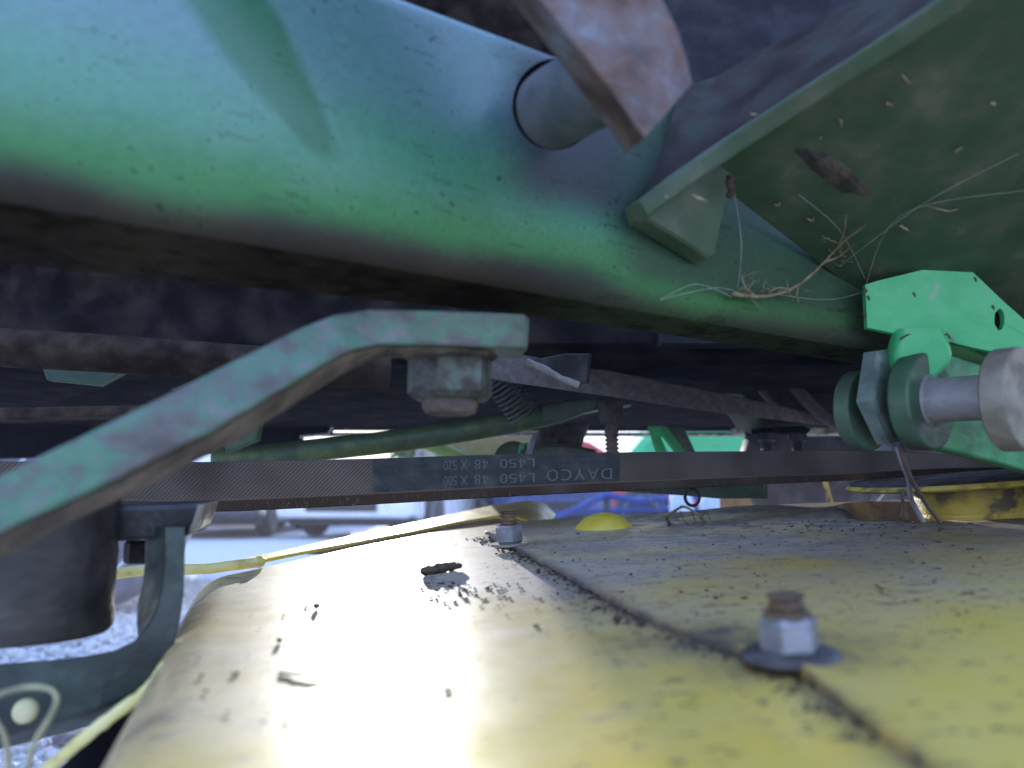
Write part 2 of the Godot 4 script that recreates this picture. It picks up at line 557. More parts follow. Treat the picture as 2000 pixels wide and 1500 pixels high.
func far_z(x: float) -> float:
	var pts := [Vector2(-.22, .395), Vector2(-.165, .455), Vector2(-.10, .54), Vector2(0, .655), Vector2(.08, .675), Vector2(.19, .668), Vector2(.29, .64), Vector2(.62, .60)]
	for i in pts.size() - 1:
		if x <= pts[i + 1].x:
			return lerpf(pts[i].y, pts[i + 1].y, clampf((x - pts[i].x) / (pts[i + 1].x - pts[i].x), 0.0, 1.0))
	return .60

func left_x(z: float) -> float:
	return -.0905 - .3213 * (z - .153)

func roll(e: float, r: float) -> float:
	if e >= r: return 0.0
	var k := r - maxf(e, 0.0)
	return -(r - sqrt(maxf(r * r - k * k, 0.0)))

func deck_h(q: Vector2) -> float:
	var r := Vector2(q.x - .296, (q.y - .515)).length()
	var h := -0.03 * (1.0 - ss(0.058, 0.067, r)) + 0.0008 * exp(-pow((r - 0.07) / 0.008, 2.0))
	h += 0.0001 * nz.get_noise_2d(q.x * 50.0, q.y * 50.0)
	var b := q - deck_xz(1720, 1003)
	h += 0.007 * exp(-(b.x * b.x * 900.0 + b.y * b.y * 700.0))
	return h

func build_deck() -> void:
	var t := thing("mower_deck", "yellow steel mower deck with a dirty overlapped seam, two bolts and a raised rear lip", "mower deck", K(Vector2(0.1, 0.35), -0.06))
	var rows := []
	var uvs := []
	var nu := 130
	var nv := 130
	for j in range(0, nv + 5):
		var row := PackedVector3Array()
		var ur := PackedVector2Array()
		for i in range(-4, nu + 1):
			var u := float(maxi(i, 0)) / nu
			u = u * u * 0.55 + u * 0.45
			var v := float(mini(j, nv)) / nv
			v = v * (1.6 - 0.6 * v)
			var x0 := lerpf(-.2, .62, u)
			var zf := far_z(x0)
			var z := lerpf(.05, zf, v)
			var x := lerpf(left_x(z), .62, u)
			var h := roll((x - left_x(z)) * 0.95, .02) + roll((zf - z) * 0.85, .016) + deck_h(Vector2(x, z))
			if i < 0: h += i * 0.014
			if j > nv: h -= (j - nv) * 0.014
			row.append(K(Vector2(x, z), h))
			ur.append(deck_uv(Vector2(x, z)))
		rows.append(row)
		uvs.append(ur)
	var b := MB.new()
	b.grid(rows, false, uvs)
	put("shell", b.mesh(), M.deck, t)

	# the sheet that laps over on the right of the seam
	rows = []
	uvs = []
	var zs := []
	for k in 91: zs.append(lerpf(.09, .548, k / 90.0))
	for k in 20: zs.append(lerpf(.55, .652, k / 19.0))
	for k in zs.size():
		var z: float = zs[k]
		var lx := seam_x(z) + 0.0008 * nz.get_noise_1d(z * 900.0) if z <= .548 else lerpf(seam_x(.548), .2, (z - .548) / (.652 - .548))
		var row := PackedVector3Array()
		var ur := PackedVector2Array()
		var near_nut := exp(-pow((z - .525) / .02, 2.0)) * 0.003 + exp(-pow((z - .193) / .015, 2.0)) * 0.0022 + 0.0006 * (nz.get_noise_1d(z * 500.0 + 90.0))
		for i in 44:
			var u := pow(maxf(i - 3, 0) / 40.0, 1.7)
			var q := Vector2(lerpf(lx, .62, u), z)
			var h := 0.0022 + near_nut * exp(-(q.x - lx) / 0.008) + deck_h(q) + roll((far_z(q.x) - z) * 0.85, .016)
			if i == 0: h -= 0.0026
			elif i == 1: h -= 0.0005
			elif i == 2: h -= 0.0001; q.x += 0.0003
			else: q.x += 0.0006
			row.append(K(q, h))
			ur.append(deck_uv(q))
		rows.append(row)
		uvs.append(ur)
	b = MB.new()
	b.grid(rows, false, uvs)
	put("lapped_sheet", b.mesh(), M.deck, t)

	# rear lip, arched up over an opening
	var top := [[400, 1104, .452], [480, 1090, .475], [560, 1073, .50], [640, 1056, .53], [720, 1039, .565], [800, 1022, .60], [900, 1000, .645], [970, 985, .675], [1030, 977, .69], [1065, 984, .695], [1085, 1004, .695]]
	var low := [[400, 1114, .452], [480, 1100, .475], [560, 1083, .50], [640, 1068, .53], [720, 1053, .565], [800, 1038, .60], [900, 1018, .645], [970, 1007, .675], [1010, 1009, .69], [1045, 1020, .695], [1060, 1030, .695]]
	var secs := []
	for i in top.size():
		var wide := lerpf(.03, .15, ss(400, 900, top[i][0]))
		var a := P(top[i][0], top[i][1], float(top[i][2]) + wide)
		var c := P(low[i][0], low[i][1], top[i][2])
		var under := Vector3(0, -.0022, .0)
		secs.append(quad4(a, c, c + under, a + under, 0.2))
	put("rear_lip", loft(secs), M.yellow, t)
	put("lip_web", slab(px([[560, 1082], [800, 1040], [960, 1008], [1010, 1012], [1050, 1030], [1000, 1045], [700, 1085]], 0.70), Vector3(0, 0, -.003)), M.rust_dark, t)
	# wire edge at the far left corner
	put("edge_rod", tube([P(150, 1138, .40), P(220, 1122, .41), P(300, 1113, .42), P(400, 1111, .43), P(455, 1104, .44), P(510, 1098, .452)], 0.0030, 10), M.yellow_pale, t)
	put("edge_rod_end", lathe(P(500, 1099, .45), P(512, 1096, .452) - P(500, 1099, .45), [[.0012, 0], [.0036, .001], [.003, .004], [.0006, .006]], 8, true), M.yellow, t)
	# skirt at the near left
	put("skirt", slab(px([[70, 1540], [180, 1440], [288, 1352], [306, 1332], [330, 1290], [250, 1540]], .25), Vector3(.004, -.002, -.02)), M.black, t)
	put("skirt_edge", tube([P(60, 1530, .235), P(130, 1470, .24), P(215, 1402, .245), P(290, 1346, .25), P(322, 1300, .256)], 0.0020, 10, 6, 1.0, 0.16), M.yellow_pale, t)
	# pressed dome and low boss
	var dc := deck_xz(1183, 1040)
	put("dome", lathe(K(dc + Vector2(0, .012), .001), deck_up(), [[.021, 0], [.0205, .0008], [.0185, .0032], [.0155, .0062], [.0115, .0090], [.0065, .0108], [.002, .0114], [.0005, .0115]], 40), M.yellow, t)
	put("boss", lathe(D(1380, 1018, .0), deck_up(), [[.035, -.002], [.025, .0016], [.014, .003], [.002, .0035]], 30), M.deck_plain, t)
	# two bolts
	var far_at := D(996, 1073, .003)
	var fb := put("bolt", thread(far_at + deck_up() * .0115, deck_up(), .0052, .0075, .0022), M.rusty_thread, t)
	put("nut", hex(far_at + deck_up() * .0008, deck_up(), .0083, .0108, 0.25), M.zinc, fb)
	put("washer", lathe(far_at - deck_up() * .0006, deck_up(), [[.0115, 0], [.0118, .0006], [.0115, .0014]], 28), M.grey_dust, fb)
	var near_at := D(1546, 1301, .003)
	var nb := put("bolt", thread(near_at + deck_up() * .0085, deck_up(), .0047, .0062, .0024), M.rusty_thread, t)
	put("nut", hex(near_at + deck_up() * .0006, deck_up(), .0074, .0088, 0.5), M.zinc, nb)
	put("washer", lathe(near_at - deck_up() * .0008, deck_up(), [[.0122, 0], [.0125, .0008], [.011, .0016], [.008, .002]], 28), M.washer_dull, nb)
	put("rust_collar", lathe(near_at + deck_up() * .0092, deck_up(), [[.0062, 0], [.0058, .0012], [.0048, .0014]], 20), M.rusty_thread, nb)

func build_pulley() -> void:
	var c := P(1905, 938, .50)
	var ax := (Vector3(-.1, 1, .045)).normalized()
	var t := thing("deck_pulley", "yellow deck pulley with dirt packed on its disc, under the belt's end", "pulley", c - ax * .035)
	put("disc", lathe(c, ax, [[.06, -.0015], [.074, -.0012], [.0776, -.0002], [.078, .0012], [.0765, .0028]], 64), M.yellow_worn, t)
	put("dirt_cake", lathe(c, ax, [[.0758, .0015], [.0755, .0040], [.06, .0034], [.03, .0042], [.001, .004]], 48), M.grime, t)
	put("hub", lathe(c, ax, [[.036, -.06], [.037, -.02], [.0365, -.0195], [.0365, -.018], [.037, -.0175], [.0375, -.004]], 48), M.yellow_worn, t)

# ------------------------------------------------------------------ green tractor
func build_tractor() -> void:
	var a := P(0, 340, 1.0 / rail_inv(0, 340))
	var bb := P(1700, 640, 1.0 / rail_inv(1700, 640))
	var dir := Vector3(bb.x - a.x, 0, bb.z - a.z).normalized()
	var nb := Vector3(dir.z, 0, -dir.x)          # away from the viewer
	var y0 := EYE.y - .004
	var t := thing("tractor_frame", "green tractor frame with a long faded side rail, dark sloping panel and bright lug", "tractor frame", Vector3(a.x, y0, a.z))
	var prof := [[.006, .178], [.0035, .1795], [.001, .1785], [.0, .176]]
	for k in 30: prof.append([.0, lerpf(.173, .0895, k / 29.0)])
	for k in range(1, 7):
		var an := k / 6.0 * PI / 2
		prof.append([.0075 - .0075 * cos(an), .0895 - .0075 * sin(an)])
	for k in range(1, 11): prof.append([lerpf(.0075, .042, k / 10.0), .082 + .0006 * k / 10.0])   # widens to the left below
	prof.append([.0445, .084]); prof.append([.042, .087]); prof.append([.012, .088]); prof.append([.007, .094])
	var rows := []
	var cols := []
	var uvs := []
	var base := Vector3(a.x, 0, a.z)
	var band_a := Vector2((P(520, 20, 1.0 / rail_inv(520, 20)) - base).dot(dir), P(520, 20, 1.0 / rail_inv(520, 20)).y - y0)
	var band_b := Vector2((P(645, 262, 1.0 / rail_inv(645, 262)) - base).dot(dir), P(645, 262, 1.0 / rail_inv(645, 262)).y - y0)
	for i in 261:
		var s := lerpf(-.14, .62, i / 260.0)
		var row := PackedVector3Array()
		var cr := PackedColorArray()
		var ur := PackedVector2Array()
		for p in prof:
			var deep: float = p[0] if p[0] < .0076 else .0075 + (p[0] - .0075) * lerpf(2.0, .75, ss(-.1, .25, s))
			var w := base + dir * s + nb * deep + Vector3.UP * (y0 + float(p[1]))
			row.append(w)
			var n1 := nz.get_noise_3d(s * 130.0, float(p[1]) * 130.0, 0.0)
			var n2 := nz.get_noise_3d(s * 420.0, float(p[1]) * 160.0, 30.0)
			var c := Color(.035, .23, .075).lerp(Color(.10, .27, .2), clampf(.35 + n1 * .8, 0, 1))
			c = c.lerp(Color(.14, .24, .28), clampf(ss(.118, .15, p[1]) * (.7 + n1 * .6), 0, .75))  # sky reflection put into the colour, bluer towards the top
			c = c.lerp(Color(.045, .036, .042), .92 * ss(.145, .175, s + n1 * .012) * (1.0 - ss(.2, .24, s)) * ss(.105, .125, float(p[1]) + n2 * .004))  # dark zone by the lever: its shade painted in with the dirt
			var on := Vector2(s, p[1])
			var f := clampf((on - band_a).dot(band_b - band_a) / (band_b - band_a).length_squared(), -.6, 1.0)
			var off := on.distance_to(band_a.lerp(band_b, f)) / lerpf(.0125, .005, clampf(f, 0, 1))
			c = c.lerp(Color(.022, .15, .06), .95 * ss(1.25, .8, off + n1 * .25))  # slanting dark band: a reflection painted into the green
			c = c.lerp(Color(.06, .2, .035), .7 * ss(.122, .1, float(p[1]) + n1 * .008))  # lower face painted greener, where the painted sky reflection ends
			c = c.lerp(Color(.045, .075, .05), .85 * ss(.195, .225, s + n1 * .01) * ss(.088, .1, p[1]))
			var right := ss(.15, .22, s)
			var front: bool = p[0] < .0076 and (p[1] > .0819)
			var mud := ss(.1015, .0885, float(p[1]) + n2 * .008 + n1 * .005 + .006 * right) if front else 1.0
			var earth := Color(.018, .012, .009).lerp(Color(.06, .04, .028), clampf(.45 + n2 * 1.1, 0, 1))
			earth = earth.lerp(Color(.06, .07, .045), right * .8)
			c = c.lerp(earth, clampf(mud, 0, 1))
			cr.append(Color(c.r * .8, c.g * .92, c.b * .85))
			ur.append(Vector2((s + .14) / .76, clampf((float(p[1]) - .07) / .12, .01, .99) if deep < .0076 and p[0] < .0076 else .02))
		rows.append(row); cols.append(cr); uvs.append(ur)
	var b := MB.new()
	var cut := 38
	var pick := func(all: Array, from: int, to: int) -> Array:
		var o := []
		for row in all: o.append(row.slice(from, to))
		return o
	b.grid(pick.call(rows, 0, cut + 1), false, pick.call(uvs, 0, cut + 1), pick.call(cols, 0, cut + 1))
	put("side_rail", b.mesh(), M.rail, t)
	b = MB.new()
	b.grid(pick.call(rows, cut, prof.size()), false, pick.call(uvs, cut, prof.size()), pick.call(cols, cut, prof.size()))
	put("rail_underside", b.mesh(), M.rail_mud, t)

	# sloping panel on the right, its folded edge and its ear
	var pd := func(x, y): return 1.0 / panel_inv(x, y)
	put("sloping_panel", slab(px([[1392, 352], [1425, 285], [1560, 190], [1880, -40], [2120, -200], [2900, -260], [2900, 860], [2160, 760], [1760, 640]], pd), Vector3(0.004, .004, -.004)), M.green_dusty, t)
	var ridge := []
	for q in [[1250, 392, 1268, 425], [1330, 330, 1352, 362], [1430, 262, 1452, 294], [1560, 178, 1584, 208], [1720, 76, 1748, 106], [1880, -30, 1912, 0], [2000, -110, 2030, -80], [2130, -200, 2160, -170]]:
		var d := minf(.297, 1.0 / panel_inv(q[0], q[1])) - .006
		var u := P(q[0], q[1], d)
		var l := P(q[2], q[3], d + .002)
		ridge.append(quad4(u, l, l + nb * .007, u + nb * .007, .25))
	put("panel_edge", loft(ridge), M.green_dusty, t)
	var band := []
	for q in [[1262, 385, 1330, 170], [1330, 330, 1395, 150], [1430, 262, 1480, 100], [1560, 178, 1600, 40], [1720, 76, 1740, -40], [1880, -30, 1880, -140], [2000, -110, 2000, -220], [2130, -200, 2130, -310]]:
		var d := minf(.297, 1.0 / panel_inv(q[0], q[1])) - .002
		var lo := P(q[0], q[1], d)
		var hi := P(q[2], q[3], d + .045)
		band.append(quad4(hi, lo, lo + Vector3(.004, .002, -.004), hi + Vector3(.004, .002, -.004), .2))
	put("panel_flange", loft(band), M.flange, t)
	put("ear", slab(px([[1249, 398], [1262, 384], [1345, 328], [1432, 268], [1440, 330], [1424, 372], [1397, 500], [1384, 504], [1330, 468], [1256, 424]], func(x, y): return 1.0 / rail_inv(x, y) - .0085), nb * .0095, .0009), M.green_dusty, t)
	# lug with a hole
	var lug_d := .372
	var outline := [[1690, 556], [1715, 548], [1760, 537], [1800, 527], [1838, 518], [1880, 520], [1897, 528], [1960, 588], [2050, 668], [2050, 700], [1955, 690], [1905, 680], [1855, 668], [1800, 662], [1694, 640]]
	var lug := px(outline, lug_d)
	put("lug", slab(lug_hole(outline, 1952, 624, 10, 21, lug_d), Vector3(0, 0, -.0035), .00012), M.green_bright, t)
	put("hole", lathe(P(1952, 624, lug_d + .0045), P(1952, 624, .3) - P(1952, 624, .4), [[.0001, 0], [.0062, .0001], [.0062, .0008], [.0001, .0009]], 24), M.under_black, t)  # black disc set behind the opening, standing for the dark seen through it
	put("weld_crack", tube(px([[1758, 662], [1778, 652], [1796, 656], [1812, 664], [1836, 662], [1848, 652], [1856, 662]], .3655), .0005, 6, 4, 1.0, .4), M.rust_dark, t)
	for q in [[1690, 566, .0012], [1696, 582, .0007], [1786, 575, .0006], [1688, 615, .0008], [1905, 545, .0006], [1940, 600, .0007]]:
		put("rust_chip", tube(px([[q[0] - 3, q[1] - 4], [q[0], q[1]], [q[0] + 2, q[1] + 6]], lug_d), q[2], 6, 3, .8, .5, null, .5), M.rust_dark, t)
	put("lug_weld", loft(weld_secs()), M.green_bright, t)

	# dark body over the belts
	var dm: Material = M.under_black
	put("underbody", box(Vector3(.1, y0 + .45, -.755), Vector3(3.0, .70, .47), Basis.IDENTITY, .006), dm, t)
	put("cross_plate", slab([Vector3(-.30, y0 + .098, -.99), Vector3(1.3, y0 + .094, -.99), Vector3(1.3, y0 + .16, -.99), Vector3(-.30, y0 + .16, -.99)], Vector3(0, 0, .012)), M.dark_metal, t)
	put("plate_edge", box(Vector3(.3, y0 + .0935, -.996), Vector3(1.1, .004, .02), Basis.IDENTITY, .001), M.cream_dirty, t)
	put("step_plate", slab(px([[-700, 905], [300, 890], [470, 878], [584, 872], [586, 850], [640, 846], [652, 828], [900, 826], [900, 760], [-700, 760]], .97), Vector3(0, 0, -.02)), M.black, t)
	put("step_edge", tube(px([[586, 853], [640, 848], [650, 832], [700, 829], [780, 828], [880, 826]], .968), .0016, 8, 0, 1.0, .3), M.silk, t)
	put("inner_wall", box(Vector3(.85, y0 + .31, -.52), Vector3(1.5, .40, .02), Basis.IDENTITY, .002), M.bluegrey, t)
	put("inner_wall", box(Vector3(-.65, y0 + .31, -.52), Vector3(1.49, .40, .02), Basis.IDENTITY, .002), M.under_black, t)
	put("cross_tube", tube([P(-200, 668, .43), P(200, 690, .44), P(520, 712, .46), P(760, 726, .48)], .011, 14), M.under_grime, t)
	put("belly_rib", slab(px([[-200, 800], [430, 788], [432, 806], [-200, 826]], .52), Vector3(0, 0, -.02), .001), M.under_grime, t)
	put("belly_bracket", slab(px([[60, 660], [215, 668], [250, 720], [190, 752], [90, 742]], .47), Vector3(0, 0, -.008), .001), M.green_dusty, t)
	put("rear_tab", slab(px([[330, 760], [470, 700], [520, 760], [500, 860], [440, 885], [420, 800]], .56), Vector3(.002, 0, -.006), .001), M.green_dusty, t)
	put("hanger", slab(px([[1028, 705], [1100, 690], [1152, 690], [1146, 748], [1128, 752]], .43), Vector3(.002, 0, -.006)), M.dark_metal, t)
	put("hanger_edge", tube(px([[1028, 706], [1060, 718], [1095, 738], [1130, 753]], .429), .0019, 8, 4, 1.0, .25), M.grey_dust, t)

func lug_hole(outline: Array, cx: float, cy: float, rx: float, ry: float, d: float) -> Array:
	var o := []
	for k in outline.size():
		o.append(P(outline[k][0], outline[k][1], d))
		if k == 8:   # slit in to the hole and back
			var e := P(2050, 684, d)
			o.append(e)
			for j in 25:
				var an := 0.35 - TAU * j / 24.0 * 0.999
				o.append(P(cx + rx * cos(an), cy + ry * sin(an), d))
			o.append(P(2050, 684.02, d))
	return o

func weld_secs() -> Array:
	var s := []
	for q in [[1762, 1846, 640], [1757, 1852, 655], [1752, 1862, 672], [1750, 1866, 690], [1752, 1862, 706], [1760, 1850, 722], [1770, 1830, 738]]:
		var l := P(q[0], q[2], .366)
		var r := P(q[1], q[2], .362)
		var bk := Vector3(0, 0, -.013)
		s.append(quad4(l, r, r + bk, l + bk, .3))
	return s

func build_clevis() -> void:
	var p0 := P(1672, 803, .394)
	var p1 := P(1950, 785, .341)
	var ax := (p1 - p0).normalized()
	var t := thing("lift_clevis", "green forked clevis with a hex nut and a grey headed pin, below the bright lug", "clevis", p0)
	var plate := func(c: Vector3, r: float, th: float, e: float) -> ArrayMesh:
		return lathe(c, ax, [[r * .5, 0], [r - e, 0], [r - e * .3, e * .3], [r, e], [r, th - e], [r - e * .3, th - e * .3], [r - e, th], [r * .5, th]], 40)
	put("fork_plate", plate.call(P(1668, 803, .392) , .0205, .0085, .0014), M.clevis, t)
	put("nut", hex(P(1722, 773, .383), ax, .0262, .0085, .2), M.nut_green, t)
	var arm_c := P(1778, 786, .371)
	put("fork_plate", plate.call(arm_c, .0232, .0105, .0015), M.clevis, t)
	var arm := []
	for q in [[1786, 700, 868, .368], [1850, 690, 880, .375], [1930, 716, 900, .382], [2010, 752, 922, .388], [2100, 790, 945, .394], [2500, 900, 1040, .42]]:
		var u := P(q[0], q[1], q[3])
		var l := P(q[0], q[2], q[3])
		arm.append(quad4(u, l, l + Vector3(.003, 0, -.012), u + Vector3(.003, 0, -.012), .15))
	put("fork_arm", loft(arm), M.arm_green, t)
	put("pin", lathe(arm_c + ax * .008, ax, [[.0128, 0], [.0128, .0032], [.0104, .0036], [.0101, .0425]], 36), M.pin_grey, t)
	put("pin_head", lathe(P(1950, 782, .338), ax, [[.014, 0], [.0215, .0004], [.0226, .0016], [.0226, .0102], [.0216, .0116], [.013, .0121], [.012, .0114], [.001, .0116]], 48), M.grey_dust, t)

func build_lever() -> void:
	var t := thing("lift_lever", "rusty flat lift lever bar on a thick pivot pin, at the top of the photo", "lever", P(1200, 200, .25))
	var secs := []
	for k in 32:
		var f := k / 14.0
		var w := [[1222, 301, .236], [1259, 268, .222], [1354, 160, .238], [1310, 210, .262]]
		var e := [[905, -110, .225], [960, -110, .208], [1225, -110, .222], [1180, -90, .25]]
		var q := []
		for c in 4:
			var x := lerpf(w[c][0], e[c][0], f)
			var y := lerpf(w[c][1], e[c][1], f)
			if c < 2: x += 8.0 * sin(minf(f, 1.0) * PI)
			if c == 2: x += 22.0 * sin(minf(f, 1.0) * PI)
			x += 2.5 * nz.get_noise_2d(k * 60.0, c * 40.0)
			q.append(P(x, y, lerpf(w[c][2], e[c][2], f)))
		secs.append(quad4(q[0], q[1], q[2], q[3], .06))
	put("bar", loft(secs), M.rust, t)
	var p0 := P(1077, 214, 1.0 / rail_inv(1077, 214) + .004)
	var p1 := P(1190, 150, .245)
	put("pivot_pin", lathe(p0, p1 - p0, [[.0142, 0], [.0142, .008], [.0138, .02], [.0138, .05]], 40), M.bluegrey_worn, t)
	var fc := P(1085, 205, 1.0 / rail_inv(1085, 205) - .0005)
	put("shadow_gap_ring", lathe(fc, P(1085, 205, .3) - fc, [[.0153, 0], [.0156, .0004], [.0153, .0009]], 40), M.black, t)  # dark ring drawn for the shade in the gap round the pin

func build_strap() -> void:
	var t := thing("strap_bracket", "worn green bent strap bracket with a hex bolt under its flat end", "bracket", P(600, 680, .26))
	var secs := []
	var q := [[-140, 1000, -90, 1090, .18], [0, 925, 40, 1022, .19], [180, 838, 220, 940, .2], [360, 750, 408, 846, .215], [500, 680, 556, 757, .23], [590, 637, 636, 708, .24], [650, 614, 690, 682, .247], [720, 603, 738, 673, .256], [850, 605, 850, 675, .27], [1024, 612, 1020, 681, .285]]
	var back := Vector3(0, 0, -.022)
	for i in q.size() - 1:
		for k in 4:
			var f := k / 4.0
			var u := P(q[i][0], q[i][1], q[i][4]).lerp(P(q[i + 1][0], q[i + 1][1], q[i + 1][4]), f)
			var l := P(q[i][2], q[i][3], q[i][4]).lerp(P(q[i + 1][2], q[i + 1][3], q[i + 1][4]), f)
			secs.append(quad4(u, l, l + back, u + back, .1))
	var u9 := P(1024, 612, .285)
	var l9 := P(1020, 681, .285)
	secs.append(quad4(u9, l9, l9 + back * .8, u9 + back * .8, .1))
	secs.append(quad4(u9 + Vector3(.002, -.001, -.004), l9 + Vector3(.002, .001, -.004), l9 + back * .6, u9 + back * .6, .1))
	put("strap", loft(secs), M.green_worn, t)
	# earth caked on the underside
	var rows := []
	for i in 40:
		var f := i / 39.0 * 8.6
		var k := int(f)
		var l := P(q[k][2], q[k][3], q[k][4]).lerp(P(q[k + 1][2], q[k + 1][3], q[k + 1][4]), f - k)
		var row := PackedVector3Array()
		for j in 9:
			var w := j / 8.0
			var lump := (.0012 + .0012 * nz.get_noise_2d(i * 22.0, j * 30.0)) * sin(w * PI)
			row.append(l + back * (.04 + .93 * w) + Vector3(0, -.0004 - lump, 0))
		rows.append(row)
	var b := MB.new()
	b.grid(rows)
	put("caked_dirt", b.mesh(), M.grey_dust_dark, t)
	var at := P(880, 690, .298)
	var dn := Vector3.DOWN
	var bolt := put("bolt", lathe(at + dn * .016, dn, [[.0108, 0], [.0108, .005], [.0098, .0072], [.0085, .0078]], 28), M.grey_dust_dark, t)
	put("nut", hex(at, dn, .0166, .0185, .2), M.nut_grimy, bolt)
	put("washer", lathe(at - dn * .001, dn, [[.019, 0], [.0192, .002], [.018, .0028]], 32), M.rust_dark, bolt)

# ------------------------------------------------------------------ belts
var belt_rows := [[-160, 900, 972, 998, .37], [220, 904, 976, 997, .385], [400, 903, 977, 1000, .395], [700, 897, 965, 987, .415], [1000, 888, 950, 970, .44], [1240, 884, 940, 958, .47], [1500, 882, 930, 946, .52], [1650, 880, 925, 939, .56], [1800, 885, 916, 931, .545], [1925, 900, 913, 921, .53], [2080, 906, 914, 922, .49]]

func belt_at(x: float) -> Array:
	for i in belt_rows.size() - 1:
		if x <= belt_rows[i + 1][0]:
			var f: float = (x - belt_rows[i][0]) / (belt_rows[i + 1][0] - belt_rows[i][0])
			var o := []
			for k in 5:
				var a: float = belt_rows[maxi(i - 1, 0)][k]
				var d: float = belt_rows[mini(i + 2, belt_rows.size() - 1)][k]
				o.append(cubic_interpolate(belt_rows[i][k], belt_rows[i + 1][k], a, d, f) if k > 0 else x)
			return o
	return belt_rows[-1]

